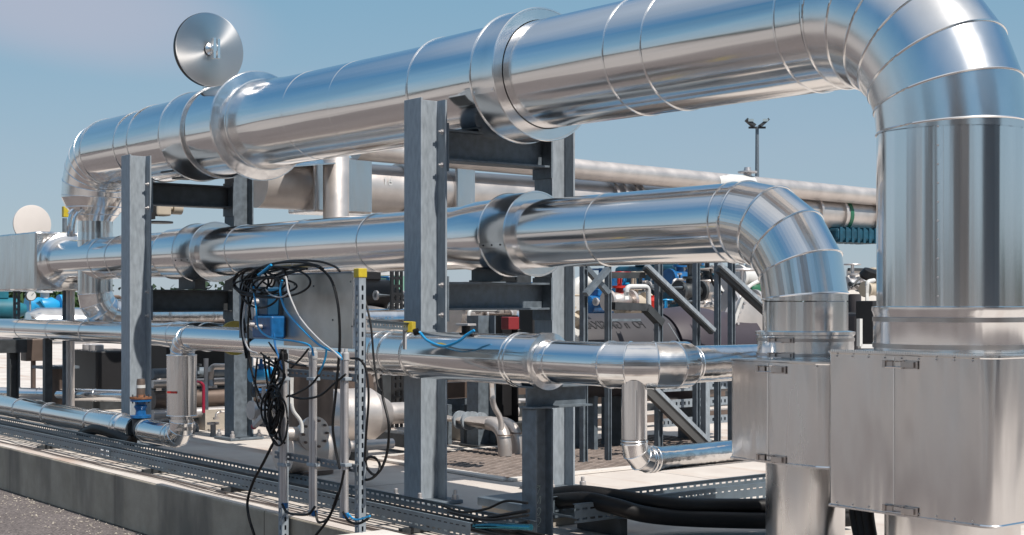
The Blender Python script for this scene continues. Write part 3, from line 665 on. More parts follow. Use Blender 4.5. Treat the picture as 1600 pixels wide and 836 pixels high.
for px in (70,235,360,640):
    xx = P(px,700,Y=ty0).x; t = thing('tray_support', (xx,ty0,0), 'dark angle bracket under the long cable tray, '+['leftmost, near the left edge','below the low pipe elbow','left of the hanging cables','below the middle column'][i], 'bracket', 'brackets under the cable tray'); i += 1
    MB().box((xx-.02,ty0-.06,.006),(xx+.02,ty1+.06,.034)).build('bracket', M_dark, t, smooth=False); MB().box((xx-.06,ty0-.08,.005),(xx+.06,ty0-.03,.012)).build('foot', M_dark, t, smooth=False)
# cables lying in the tray and along the kerb top
q = MB()
rnd = random.Random(5)
for k in range(4):
    pts = [( -11+ i*.8, ty0+.06+k*.06+rnd.uniform(-.012,.012), tz0+.03+rnd.uniform(0,.008)) for i in range(17)]
    MBk = MB().wire(pts, .011, 8, 4); o = MBk.build('tray_cable', M_black); tag(o, 'black cable lying inside the long cable tray', 'cable', 'cables lying in the tray')
q = MB()
for k in range(3):
    pts = [(-12+i*.5, WY-.03+k*.035+rnd.uniform(-.02,.02), .012+rnd.uniform(0,.006)) for i in range(28)]
    o = MB().wire(pts, .004, 6, 4).build('thin_wire', M_brown); tag(o, 'thin brown wire trailing loose along the top of the kerb wall', 'wire', 'loose wires on the kerb wall')
# right-hand tray, running away to the right
xg = P(905,790,Z=.10).x
xg = xC+.20
tg = thing('cable_tray', (xg,Y3,0), 'short bright perforated cable tray between the chalk-marked post and the smaller box', 'cable tray', 'perforated cable trays')
gy0 = -.21; gL = 2.8
MB().perf((xg,gy0,.10), Y_, Z_, gL, .10, [(.014,.026),(.068,.078)], .055, .034).build('side_rail', M_tray, tg, smooth=False, solid=.0015)
MB().perf((xg-.30,gy0,.10), Y_, Z_, gL, .10, [(.014,.026),(.068,.078)], .055, .034).build('side_rail', M_tray, tg, smooth=False, solid=.0015)
q = MB(); y = gy0+.1
while y < gy0+gL: q.box((xg-.298,y,.102),(xg-.002,y+.03,.112)); y += .3
q.each('rung', M_tray, tg, smooth=False)
q = MB(); q.box((xg-.3,gy0,.2005),(xg-.285,gy0+gL,.2025)); q.box((xg-.016,gy0,.2005),(xg,gy0+gL,.2025)); q.each('rail_lip', M_tray, tg, smooth=False)
for y in (gy0+.3, gy0+2.2): MB().box((xg-.33,y,.004),(xg+.03,y+.05,.096)).build('tray_foot', M_dark, tg, smooth=False)

# ------------------------------------------------------------------ floor items in the middle
gp = [P(700,712,Z=0), P(895,742,Z=0)]
gx1 = P(790,745,Z=0).x
tgd = thing('floor_grating', P(800,720,Z=0), 'rusty diamond mesh grating let into the slab under the twin bent pipes', 'grating', 'rusty mesh gratings in the slab')
gxa, gxb = P(700,705,Z=0).x, P(790,748,Z=0).x
A_ = P(792,752,Z=0)           # near corner
gxb = A_.x; gy0_ = A_.y
GX0 = P(700,712,Z=0).x-.2; GY1 = gy0_+3.2
MB().box((GX0,gy0_,.003),(gxb,GY1,.006)).build('pit_shade', M_dark, tgd, smooth=False)  # dark sheet stands in for the shaded pit below the mesh
q = MB()
sx = .045; n = 0
LX = gxb-GX0; LY = GY1-gy0_
def clipbar(q, x0, y0, dx, dy, z):
    ts = []
    t0 = 0; t1 = 100
    for o, d, lo, hi in ((x0,dx,GX0+.05,gxb-.05),(y0,dy,gy0_+.05,GY1-.05)):
        if abs(d) < 1e-6: continue
        a, b = (lo-o)/d, (hi-o)/d
        if a > b: a, b = b, a
        t0 = max(t0,a); t1 = min(t1,b)
    if t1 > t0: q.bar((x0+dx*t0,y0+dy*t0,z),(x0+dx*t1,y0+dy*t1,z),.012,.010)
for k in range(-90, 90):
    clipbar(q, GX0+k*.085, gy0_, .5, .9, .015); clipbar(q, GX0+k*.085+6, gy0_, -.5, .9, .017)
q.build('mesh', M_mesh, tgd, smooth=False)
q = MB()
for a, b in (((GX0,gy0_,0),(gxb,gy0_,0)),((gxb,gy0_,0),(gxb,GY1,0)),((GX0,GY1,0),(gxb,GY1,0)),((GX0,gy0_,0),(GX0,GY1,0))): q.bar(Vector(a)+Z_*.012, Vector(b)+Z_*.012, .09, .016)
q.each('frame_strip', M_wblock, tgd, smooth=False)

# twin bent pipes rising out of the grating
def bent(px0, px1, pytop, pxd, pyb, r, lab):
    b = P(pxd, pyb, Z=.02); zt = b.z + (pyb-pytop)/F*((b-CAM).dot(FWD))
    top = Vector((b.x, b.y, zt)); xs = P(px0, 470, Y=b.y).x
    t = thing('bent_pipe', b, lab, 'pipe', 'stainless pipes bending down into the grating')
    MB().tube(fillet([(min(xs,b.x-1.6),b.y,zt),top,b],.2,10), r, 24).build('pipe', M_stain, t); q = MB(); q.torus((b.x,b.y,.19), Z_, r, .005, 32, 6); q.build('weld', M_brown, t)
    q = MB()
    for dx in (-.5,-.62): q.lathe((b.x+dx-.0,b.y,zt), X_, [(-.012,r),(-.012,r*1.35),(.012,r*1.35),(.012,r)], 24)
    q.each('clamp', M_galv, t)
    return t
bent(600,0,664,789,712,.058,'nearer of the twin bent stainless pipes, in front of its partner')
bent(640,0,664,808,708,.055,'rear one of the twin bent stainless pipes, behind its partner')
q = P(745,690,Z=0); MB()
o = MB().box((q.x-.45,q.y-.1,.004),(q.x+.5,q.y+.35,.2)).build('plinth_block', M_dirtblk, smooth=False, bevel=.01); tag(o, 'beige concrete plinth under the twin bent pipes', 'plinth')
# dark lid and white block at the very front
a = P(700,800,Z=.06)
o = MB().box((xC-.95,Y3+.30,.05),(xC-.25,Y3+.95,.10)).build('cover_plate', M_tray, smooth=False, bevel=.004); tag(o, 'flat grey steel cover plate on the slab left of the chalk-marked post', 'cover')
o = MB().box((xC-.93,Y3+.32,.004),(xC-.27,Y3+.93,.048)).build('trench_edge', M_dirtblk, smooth=False); tag(o, 'beige concrete upstand under the flat grey cover plate', 'upstand')
b0 = P(585,830,Y=-.95); b1 = P(728,830,Y=-1.0)
o = MB().box((P(600,830,Y=-1.0).x,-1.42,-.36),(b1.x-.02,-.99,.07)).build('concrete_block', M_wblock, smooth=False, bevel=.02); tag(o, 'pale concrete block at the bottom edge in front of the tray end', 'block')

# ================================================================== instrument stand in the foreground
Yi = -.80
def strut_post(px, ytop, ybot, label, cap, Y=Yi, Zb=None):
    b = P(px, 700, Y=Y); zt = P(px, ytop, Y=Y).z; zb = Zb if Zb is not None else .0
    t = thing('strut_post', (b.x,Y,zb), label, 'steel post', 'perforated strut posts of the instrument stand'); w = .021
    MB().perf((b.x-w,Y-w,zb), Z_, X_, zt-zb, 2*w, [(.015,.027)], .05, .028).build('slotted_face', M_galv, t, smooth=False, solid=.002)
    MB().perf((b.x+w+.001,Y-w,zb), Z_, Y_, zt-zb, 2*w, [(.015,.027)], .05, .028).build('slotted_face', M_galv, t, smooth=False, solid=.002)
    q = MB(); q.box((b.x-w-.002,Y-w,zb),(b.x-w,Y+w,zt)); q.build('back_web', M_galv, t, smooth=False)
    q = MB(); q.box((b.x-w,Y+w-.002,zb),(b.x+w,Y+w,zt)); q.build('rear_web', M_galvd, t, smooth=False)
    if cap: MB().box((b.x-w-.006,Y-w-.006,zt-.02),(b.x+w+.006,Y+w+.006,zt+.03)).build('end_cap', M_yel, t, smooth=False, bevel=.004)
    return b.x, zt
xs1_, _z = strut_post(563, 428, 836, 'tall pale slotted post with a yellow cap at the right side of the instrument panel', True, Zb=-.365, Y=-1.02)
xs2_, _z = strut_post(443, 545, 836, 'slotted post below the left part of the instrument panel, behind the cable bundle', False, Zb=-.365, Y=-1.02)
# junction cabinet
ca = P(366, 470, Y=-.92).x; cb = P(552, 470, Y=-.92).x; cmid = P(444,470,Y=-.92).x
ct = P(552,426,Y=-.92).z; cbm = P(552,545,Y=-.92).z
t = thing('instrument_cabinet', ((ca+cb)/2,-.92,cbm), 'square dull stainless panel with instruments, half covered by looping black and blue cables', 'panel')
MB().box((cmid,-.925,cbm),(cb,-.905,ct)).build('cover_sheet', mat('dull_panel_sheet', (.55,.52,.48), .4, .8, var=.25, vscale=5, rvar=.12), t, smooth=False, bevel=.004)
MB().box((ca,-.885,cbm+.03),(cmid,-.88,ct)).build('rear_sheet', M_galvd, t, smooth=False)
MB().box((ca-.03,-.93,ct+.001),(cb,-.86,ct+.008)).build('roof_sheet', M_galv, t, smooth=False)
MB().box((cb+.0005,-.925,cbm),(cb+.006,-.87,ct)).build('side_sheet', M_satin, t, smooth=False)
q = MB()
for px, py in ((460,445),(548,440),(490,447),(520,500),(550,510)): p = P(px,py,Y=-.925); q.lathe(p, -Y_, [(0,.006),(.003,.005)], 8)
q.each('rivet', M_dark, t)
# blue positioner
c = P(412,505,Y=-.98)
t = thing('valve_positioner', c, 'blue instrument block with gauges hanging left of the square panel among the cables', 'positioner')
MB().box(c+Vector((-.06,-.05,-.09)), c+Vector((.19,.05,.045))).build('lower_block', M_blue, t, smooth=False, bevel=.012)
MB().box(c+Vector((-.05,-.03,.046)), c+Vector((.11,.05,.22))).build('upper_block', mat('deep_blue_paint', (.008,.06,.13), .4, 0, var=.2), t, smooth=False, bevel=.01)
MB().lathe(c+Vector((-.065,-.02,.07)), -Y_, [(0,.05),(.035,.05),(.037,.045),(.03,.043)], 24).build('gauge', M_grey, t)
MB().lathe(c+Vector((.03,.0,.221)), Z_, [(0,.045),(.05,.045),(.06,.03),(.10,.03)], 20).build('top_housing', M_cond, t)
for dx, dz, rr in ((-.03,-.01,.016),(.07,-.02,.016),(.02,.13,.02)): MB().lathe(c+Vector((dx,-.051,dz)), -Y_, [(0,rr),(.03,rr),(.03,rr*.6),(.045,rr*.6)], 12).build('gland', M_cond, t)
MB().lathe(c+Vector((-.09,-.0,-.02)), -X_, [(0,.03),(.04,.03),(.05,.02)], 16).build('plug', M_grey, t)
# twin conduits
for i, (pa, yt, yb_) in enumerate(((443,562,785),(489,560,797),(538,562,800))):
    Yc = -1.09; x = P(pa,600,Y=Yc).x; zt = P(pa,yt,Y=Yc).z; zb = P(pa,yb_,Y=Yc).z
    t = thing('conduit_pair', (x,Yc,zb), ['left','middle','right'][i]+' of the three upright pairs of grey conduits below the instrument panel', 'conduit', 'upright conduit pairs')
    for s_ in (-1,1): MB().lathe((x+s_*.017,Yc,zb), Z_, [(0,.0145),(zt-zb,.0145)], 16).build('conduit', M_cond, t); MB().lathe((x+s_*.017,Yc,zt), Z_, [(0,.018),(.035,.018),(.04,.012),(.06,.010)], 12).build('gland', M_grey if i else M_black, t); MB().lathe((x+s_*.017,Yc,zb), -Z_, [(0,.018),(.03,.018),(.034,.009)], 12).build('gland', M_blue if s_ > 0 else M_grey, t)
    for py in (592,726): z = P(pa,py,Y=Yc).z; MB().box((x-.042,Yc-.019,z-.009),(x+.042,Yc+.024,z+.009)).build('clamp', M_galv, t, smooth=False, bevel=.003)
# cross struts of the stand
for i, (py, lab) in enumerate(((586,'upper dark cross strut the conduit pairs are clamped to'),(722,'lower slotted cross strut the conduit pairs are clamped to, above the tray'))):
    z = P(500,py,Y=-1.05).z; t = thing('cross_strut', (xs2_,-1.05,z), lab, 'cross strut')
    MB().perf((xs2_-.03,-1.062,z-.02), X_, Z_, xs1_-xs2_+.06, .04, [(.015,.026)], .05,.028).build('slotted_face', M_galvd, t, smooth=False, solid=.002)
    MB().box((xs2_-.03,-1.06,z+.0205),(xs1_+.03,-1.045,z+.0225)).build('lip', M_galvd, t, smooth=False)
# side strut with yellow end and hanging blue cable
a = P(574,506,Y=-.99); b = P(640,511,Y=-.47)
t = thing('side_strut', a, 'short slotted strut with yellow end cap between the tall post and middle column', 'cross strut')
u = (b-a); Ls = u.length; un = u.normalized(); MB().perf(a-Z_*.02, un, Z_, Ls, .041, [(.015,.026)], .045,.02).build('slotted_face', M_tray, t, smooth=False, solid=.002)
MB().bar(a+Z_*.023, b+Z_*.023, .02, .003).build('lip', M_tray, t, smooth=False)
q = MB(); q.obox(b, un*.03, un.cross(Z_)*.028, Z_*.032); q.build('end_cap', M_yel, t, smooth=False, bevel=.004)
MB().box(b+Vector((-.012,-.04,-.13)), b+Vector((.012,-.028,-.01))).build('hook', M_grey, t, smooth=False)
q = MB().wire([P(656,519,Y=-.46),P(668,532,Y=-.48),P(692,541,Y=-.49),P(715,534,Y=-.48),P(728,524,Y=-.46),P(741,516,Y=-.44)], .008, 10)
tag(q.build('blue_cable', M_bluec), 'short bright blue cable sagging on the low pipe beside the middle column', 'cable')
tag(MB().lathe(P(654,517,Y=-.46), -X_*.6-Z_*.3-Y_*.5, [(0,.02),(.03,.02),(.03,.012)], 16).build('cable_gland', M_black), 'black gland at the left end of the short blue cable', 'gland')
c = Vector((P(728,512,Y=Y3).x, Y3, Z3+.128))
t = thing('sensor_head', c, 'small flat sensor on a stub atop the low pipe beside the middle column', 'sensor')
MB().lathe(c, Z_, [(0,.04),(.012,.04),(.012,.025),(.05,.025)], 20).build('stub', M_black, t); MB().box(c+Vector((-.06,-.03,.051)), c+Vector((.06,.03,.064))).build('plate', M_cond, t, smooth=False, bevel=.003)

# hanging cables: pixel paths give their route in the plane of the stand
def cable(pts, m, r, Y, label, grp='cables looping round the instrument panel', jit=.012):
    w = []
    for i, p in enumerate(pts): w.append(P(p[0], p[1], Y=(p[2] if len(p) > 2 else Y)+rnd.uniform(-jit,jit)))
    o = MB().wire(w, r, 7, 7).build('cable', m); return tag(o, label, 'cable', grp)
Yk = -1.14
BL = 'black cable in the tangle of loops around the instrument panel'
cable([(388,470),(386,440),(404,420),(440,410),(484,412),(514,432),(527,470),(531,520),(529,565),(524,620),(520,665),(524,700),(531,732)], M_black, .0075, Yk, 'long black cable arching over the square panel and down its right side to the conduits')
cable([(384,520),(378,470),(386,436),(410,418),(450,408),(495,408),(522,416),(531,424)], M_black, .0065, Yk, BL)
cable([(392,500),(388,455),(398,432),(425,424),(462,416),(492,414),(505,420)], M_black, .0065, Yk, BL)
cable([(385,560),(376,500),(384,450),(400,428),(440,418),(480,420)], M_black, .0065, Yk, BL)
cable([(404,434),(430,430),(455,418),(478,414),(500,418)], M_black, .006, Yk, BL)
cable([(398,600),(390,560),(388,500),(396,460),(414,436),(440,427),(462,424)], M_black, .0065, Yk, BL)
cable([(410,440),(425,448),(432,436),(450,428),(476,420)], M_black, .006, Yk, BL)
cable([(447,432),(452,460),(470,498),(498,530),(520,548),(533,560)], M_grey, .0055, Yk-.03, 'pale grey cable curving down across the square panel')
cable([(441,438),(438,455),(446,484),(470,512),(500,540),(528,552),(534,562)], M_bluec, .0065, Yk-.02, 'bright blue cable curving down across the square panel')
cable([(396,448),(400,480),(404,512),(424,528),(460,533),(484,540),(490,556)], M_bluec, .006, Yk-.02, 'bright blue cable running under the blue instrument to the middle conduit pair')
cable([(404,430),(412,424),(424,414)], M_bluec, .009, Yk-.02, 'short bright blue cable end poking out above the instruments')
cable([(510,540),(509,556),(504,572),(498,584)], M_lblue, .006, Yk, 'short blue cable dropping to the middle conduit pair')
cable([(396,446),(382,480),(380,520),(388,545),(402,552)], M_grey, .0055, Yk, 'grey cable bowing out left of the blue instrument')
cable([(415,452),(426,462),(440,464),(452,458)], M_grey, .005, Yk-.02, 'short grey cable hooked in front of the blue instrument')
for k in range(7):
    x0 = 428+rnd.uniform(-22,16); pts = [(x0, 555+rnd.uniform(-20,10))]
    for y in (585,615,645,672): pts.append((430+rnd.uniform(-13,15), y+rnd.uniform(-6,6)))
    pts.append((438+rnd.uniform(-8,8), 690+rnd.uniform(-8,8))); cable(pts, M_black, .007, Yk, 'black cable in the thick bundle hanging left of the conduit pairs', 'cables in the hanging bundle')
for k in range(5):
    cx, cy, rx, ry = 430+rnd.uniform(-8,8), 650+rnd.uniform(-12,18), 10+rnd.uniform(-3,5), 32+rnd.uniform(-8,12)
    cable([(cx+rx*math.cos(a), cy+ry*math.sin(a)) for a in [2*math.pi*i/9 for i in range(10)]], M_black, .006, Yk-.02, 'black cable in the thick bundle hanging left of the conduit pairs', 'cables in the hanging bundle')
cable([(402,560),(399,600),(404,635),(418,640),(432,632),(440,626)], M_black, .0065, Yk, 'black cable swinging left of the hanging bundle in a wide curve')
cable([(412,555),(418,600),(424,640),(430,668)], M_black, .0065, Yk, 'black cable just left of the hanging bundle, nearly straight')
cable([(428,690),(412,722),(396,752),(387,782),(389,808),(398,838)], M_black, .0085, Yk, 'long black cable hanging down over the kerb wall to the asphalt')
cable([(448,620),(465,614),(485,602),(497,588)], M_black, .006, Yk, 'black cable sagging between the left and middle conduit pairs, upper one')
cable([(450,618),(472,623),(500,618),(522,600),(540,585)], M_black, .0065, Yk, 'black cable sagging across the conduit pairs, longer one')
cable([(548,560),(562,562),(572,578),(576,620),(572,680),(570,720)], M_black, .0065, Yk, 'black cable running down beside the tall slotted post')
cable([(595,585),(598,620),(607,660),(606,700),(598,728),(586,742),(574,732),(572,718),(582,714),(592,722),(592,736),(580,748),(566,750)], M_black, .0075, -1.0, 'black cable hanging right of the tall post and curling into a loop above the tray')
cable([(441,788),(448,800),(464,804),(482,803),(492,792)], M_black, .0075, Yk, 'black cable looping from the left to the middle conduit pair at the bottom')
cable([(493,798),(497,815),(510,812),(522,792),(532,762),(538,735)], M_black, .007, Yk, 'black cable rising from the middle conduit pair towards the right pair')
cable([(492,838),(508,818),(518,800),(528,770)], M_black, .0075, Yk-.02, 'black cable running off the bottom edge between two conduit pairs')
cable([(536,800),(545,814),(560,818),(576,810)], M_black, .007, Yk, 'black cable under the right conduit pair, heading to the tray')
cable([(543,802),(556,812),(578,806)], M_bluec, .005, Yk, 'thin blue cable under the right conduit pair')
cable([(455,575),(470,560),(482,545)], M_black, .006, Yk, 'short black cable end under the left part of the panel')
cable([(446,590),(436,560),(430,540),(428,520)], M_blue, .006, Yk, 'dark blue cable dropping from the blue instrument to the left conduit pair')
cable([(420,535),(436,556),(455,568),(478,572)], M_black, .006, Yk, 'black cable sagging just below the blue instrument')

# thick black hoses and cables lower right
for i, (pts, r, lab) in enumerate((
    ([(845,776,.0),(900,770,.0),(960,776,.1),(1040,788,.3),(1120,791,.6),(1230,790,.95),(1330,784,1.3)], .043, 'upper of the two thick black hoses lying behind the chalk-marked post'),
    ([(845,786,-.05),(910,781,-.05),(960,791,.0),(1010,804,.15),(1090,811,.45),(1230,814,.9),(1330,810,1.3)], .045, 'lower of the two thick black hoses sagging towards the smaller box'),
    ([(845,780,.1),(930,784,.1),(1000,796,.2),(1080,801,.5),(1230,802,.95),(1330,800,1.3)], .035, 'thin black hose squeezed between the two thick ones'))):
    o = MB().wire([P(a,b,Y=y) for a,b,y in pts], r, 14, 8).build('hose', M_black); tag(o, lab, 'hose', 'black hoses behind the chalk-marked post')
for i, pts in enumerate(([(690,790),(722,800),(760,795),(790,783),(824,786)], [(735,818),(760,822),(790,824),(826,815)], [(735,826),(765,834),(800,832),(826,822)], [(742,812),(780,806),(826,798)], [(700,800),(735,808),(770,812),(826,805)])):
    o = MB().wire([P(a,b,Y=-.5-.03*i) for a,b in pts], .007+.003*(i%2), 8, 8).build('cable', M_black); tag(o, 'black cable '+['arching over the edge of the grey cover plate','leaving the tray end, second from the bottom','leaving the tray end lowest of all','crossing in front of the beige upstand','sagging just above the shiny blue tube'][i], 'cable', 'cables between the tray end and the post')
o = MB().wire([P(742,823,Y=-.62),P(775,822,Y=-.62),P(830,824,Y=-.58)], .016, 14).build('steel_tube', mat('bluish_tube', (.05,.25,.35), .2, .9), None); tag(o, 'shiny blue-green tube end by the tray at the bottom', 'tube')
# dark duct behind the low valve pipe
o = MB().wire([P(128,680,Y=-.36),P(150,670,Y=-.38),P(176,676,Y=-.38),P(206,690,Y=-.36)], .05, 14).build('rubber_hose', M_black); tag(o, 'black rubber hose hump lying in front of the blue valve', 'hose')

# ================================================================== background pipes
XP7 = -4.95; ZP7 = 2.43
t = thing('steel_pipe', (XP7,1.3,0), 'large bare stainless pipe crossing behind everything above head height', 'pipe', 'bare stainless pipes in the background')
yA = P(400,300,X=XP7).y; yE = 11.5
def yx(px, X): return P(px,470,X=X).y
MB().lathe((XP7,0,ZP7), Y_, [(yA,.25),(yx(640,XP7),.25),(yx(642,XP7),.238),(yE,.236)], 48).build('pipe', M_stain, t, sharp=25)
q = MB()
for a, b in ((470,560),(690,720)): q.box((XP7-.27,yx(a,XP7),ZP7-.28),(XP7+.27,yx(b,XP7),ZP7+.27))
q.each('jacket_box', M_satin, t, smooth=False, bevel=.02)
q = MB()
for px in (622,944,958,975,985,1262,1300): q.lathe((XP7,yx(px,XP7),ZP7), Y_, [(-.02,.2),(-.02,.275),(.02,.275),(.02,.2)], 40)
q.each('flange', M_stain, t)
q = MB()
for px in (1310,): q.lathe((XP7,yx(px,XP7),ZP7), Y_, [(-.035,.2),(-.035,.242),(.035,.242),(.035,.2)], 32)
q.build('green_band', M_rgrn, t)
yf = yx(1352,XP7); q = MB()
for dy in (0,.16): q.lathe((XP7,yf+dy,ZP7), Y_, [(-.03,.2),(-.03,.31),(.03,.31),(.03,.2)], 40)
q.each('bolted_flange', M_stain, t)
q = MB()
for k in range(16): a = k*math.pi/8; q.cyl((XP7+.28*math.cos(a),yf-.07,ZP7+.28*math.sin(a)),(XP7+.28*math.cos(a),yf+.22,ZP7+.28*math.sin(a)),.018,8)
q.each('bolt', M_rust, t)
# toothed blue actuator under the flange
c = P(1325,358,X=XP7+.1); t = thing('valve_actuator', c, 'dark teal ribbed actuator under the far pipe, beside the right elbow', 'actuator')
q = MB(); q.box(c+Vector((-.2,-.45,-.17)), c+Vector((.2,.55,.0)));
q.build('body', M_teal, t, smooth=False, bevel=.04)
q = MB()
for k in range(8): q.box(c+Vector((-.21,-.42+k*.12,-.19)), c+Vector((.21,-.37+k*.12,.01)))
q.each('rib', M_teal, t, smooth=False)
XP6 = -4.7; ZP6 = 2.83
t = thing('steel_pipe', (XP6,3,0), 'slimmer bare pipe running above the large background pipe to the big right-hand leg', 'pipe', 'bare stainless pipes in the background')
MB().lathe((XP6,0,ZP6+.0), Y_+Z_*-.014, [(yx(556,XP6),.115),(11.5,.115)], 40).build('pipe', M_stain, t)
yy = yx(1168,XP6); zz = ZP6-.014*yy
MB().lathe((XP6,yy,zz), Y_, [(-.6,.116),(-.6,.12),(.05,.12),(.05,.116)], 32).build('white_sleeve', M_white, t)
q = MB(); q.lathe((XP6,yy,zz+.10), Z_, [(0,.05),(.05,.05),(.05,.12),(.07,.12),(.07,.05),(.12,.04)], 20); q.build('small_valve', M_cond, t)
# supports of the background pipes
for px in (810, 1275):
    y = yx(px,XP7); t = thing('pipe_goalpost', (XP7,y,0), 'dark steel post carrying the large background pipe, '+('left of the middle frame rear column' if px == 810 else 'hidden behind the right elbow'), 'steel post', 'posts of the background pipes')
    MB().hbeam((XP7,y,0.01),(XP7,y,ZP7-.23), X_, .2,.2).build('column', M_dark, t, smooth=False)
# upright pipe and canopy behind the middle pipe
b = P(525,470,X=-4.4)
t = thing('steel_pipe', (b.x,b.y,0), 'upright bare pipe standing behind the middle clad pipe, topped near the largest pipe', 'pipe', 'bare stainless pipes in the background')
MB().lathe((b.x,b.y,0), Z_, [(.01,.125),(2.72,.125),(2.76,.10)], 32).build('pipe', M_stain, t)
p1, p2, p3 = P(445,262,X=-4.2), P(458,250,X=-4.6), P(524,236,X=-4.6)
o = MB().prism([P(444,262,X=-4.1), P(456,252,X=-4.9), P(524,240,X=-4.9), P(524,256,X=-4.1)], (0,0,.012)).build('canopy_sheet', M_satin, smooth=False); tag(o, 'thin bright sheet canopy over the background pipe left of the upright pipe', 'canopy')
# "16" mark on the large pipe
def text(name, body, size, loc, xdir, zdir, m, mirror=False, parent=None, ext=.001, shear=0, bold=0):
    cu = bpy.data.curves.new(name, 'FONT'); cu.body = body; cu.size = size; cu.extrude = ext; cu.align_x = 'CENTER'; cu.align_y = 'CENTER'; cu.shear = shear; cu.offset = bold
    to = bpy.data.objects.new(name, cu); SC.collection.objects.link(to); dg = bpy.context.evaluated_depsgraph_get(); dg.update()
    me = bpy.data.meshes.new_from_object(to.evaluated_get(dg)); bpy.data.objects.remove(to)
    x = Vector(xdir).normalized(); z = Vector(zdir).normalized(); n = x.cross(z)
    if mirror: x = -x
    off = parent_loc(parent)
    for v in me.vertices: v.co = Vector(loc)+x*v.co.x+z*v.co.y-n*v.co.z*(-1 if mirror else -1)-off
    me.materials.clear(); me.materials.append(m); o = bpy.data.objects.new(name, me); SC.collection.objects.link(o)
    if parent: o.parent = parent
    return o
p = P(606,284,X=XP7+.251); tp = [o for o in SC.objects if o.get('label','').startswith('large bare stainless')][0]
text('painted_number', '16', .12, p, Y_, Z_, M_white, False, tp)

# ================================================================== stair frame, tank and plant behind, right of centre
XF = -1.0
t = thing('stair_frame', (XF,yx(1030,XF),0), 'dark steel frame with posts, sloping stringers and grated treads in front of the grey tank', 'steel frame')
for px, wpx, py in ((912,10,405),(950,7,405),(1029,11,405),(1088,9,400),(1121,7,400),(1143,9,400)):
    b = P(px,470,X=XF); sc_ = F/((b-CAM).dot(FWD)); w_ = wpx/sc_; zt = P(px,py,X=XF).z
    MB().hbeam((XF,b.y,.004),(XF,b.y,zt), Y_, w_*.9, .05, .006,.007).build('post', M_galvd, t, smooth=False)
def bb(px0,py0,px1,py1,w,h,m,X=XF,name='brace'):
    a = P(px0,py0,X=X); b = P(px1,py1,X=X); return MB().bar(a,b,w,h, up=(1,0,0)).build(name, m, t, smooth=False)
MB().bar(P(1010,414,X=XF+.09), P(1116,516,X=XF+.09), .03, .035, up=(1,0,0)).build('stringer', M_galv, t, smooth=False)
MB().bar(P(1007,419,X=XF+.06), P(1112,520,X=XF+.06), .03, .04, up=(1,0,0)).build('stringer_web', M_dark, t, smooth=False)
MB().bar(P(1124,412,X=XF+.09), P(1200,482,X=XF+.09), .03, .035, up=(1,0,0)).build('stringer', M_galv, t, smooth=False)
MB().bar(P(1122,420,X=XF+.05), P(1200,491,X=XF+.05), .06, .05, up=(1,0,0)).build('stringer_web', M_dark, t, smooth=False)
bb(915,418,950,458,.04,.05,M_galvd); bb(950,420,915,460,.04,.05,M_galvd,X=XF+.07); bb(950,430,1006,430,.05,.04,M_dark,name='rail'); bb(955,500,1000,500,.02,.02,M_galvd,name='rail')
bb(956,478,1008,480,.06,.08,M_dark,name='rail'); bb(1008,480,1032,505,.06,.08,M_dark)
MB().bar(P(1012,606,X=XF+.1), P(1100,692,X=XF+.1), .11, .05, up=(1,0,0)).build('stringer', mat('stringer_side', (.10,.10,.10), .5, .2), t, smooth=False)
MB().bar(P(1017,600,X=XF+.12), P(1108,690,X=XF+.12), .03, .04, up=(1,0,0)).build('handrail', M_galv, t, smooth=False)
for py in (607,633,662):
    a = P(1035,py,X=XF-.4); b = P(1146,py-1,X=XF-.4); q = MB(); q.perf((a.x,a.y,a.z-.03), Y_, Z_, (b-a).length, .07, [(.02,.05)], .05,.02); q.build('tread', M_galv, t, smooth=False, solid=.02)
bb(1102,590,1102,700,.05,.06,M_galv,name='post'); bb(1044,505,1066,540,.006,.006,M_galv,name='thin_rod')
# tank with mirrored lettering
XT = -1.75; yT0 = yx(893,XT+.33)-.05; yT1 = yx(1062,XT+.33); zT = P(1000,553,X=XT).z; rT = .36
t = thing('storage_tank', (XT,(yT0+yT1)/2,0), 'grey horizontal tank with black hand-painted lettering behind the steel frame', 'tank')
MB().lathe((XT,0,zT), Y_, [(yT0,.02),(yT0+.03,.2),(yT0+.10,.32),(yT0+.2,rT),(yT1,rT)], 64).build('shell', M_tank, t)
p = P(972,508,X=XT+rT*.93); ang = math.asin(min(.99,(p.z-zT)/rT)); nx = math.cos(ang); nz_ = math.sin(ang)
cl = Vector((XT+(rT+.004)*nx, p.y, zT+(rT+.004)*nz_))
cl = Vector((cl.x, P(956,508,X=cl.x).y, cl.z))
o = text('lettering', 'FO  n GM SIXAN\\', .13, cl, Y_, Vector((-nz_,0,nx)), M_ink, True, t, shear=.1, bold=.001)
ys_ = [v.co.y for v in o.data.vertices]; kx = .74/(max(ys_)-min(ys_)); my_ = (max(ys_)+min(ys_))/2; cy_ = cl.y-parent_loc(t).y
for v in o.data.vertices: v.co.y = cy_+(v.co.y-my_)*kx
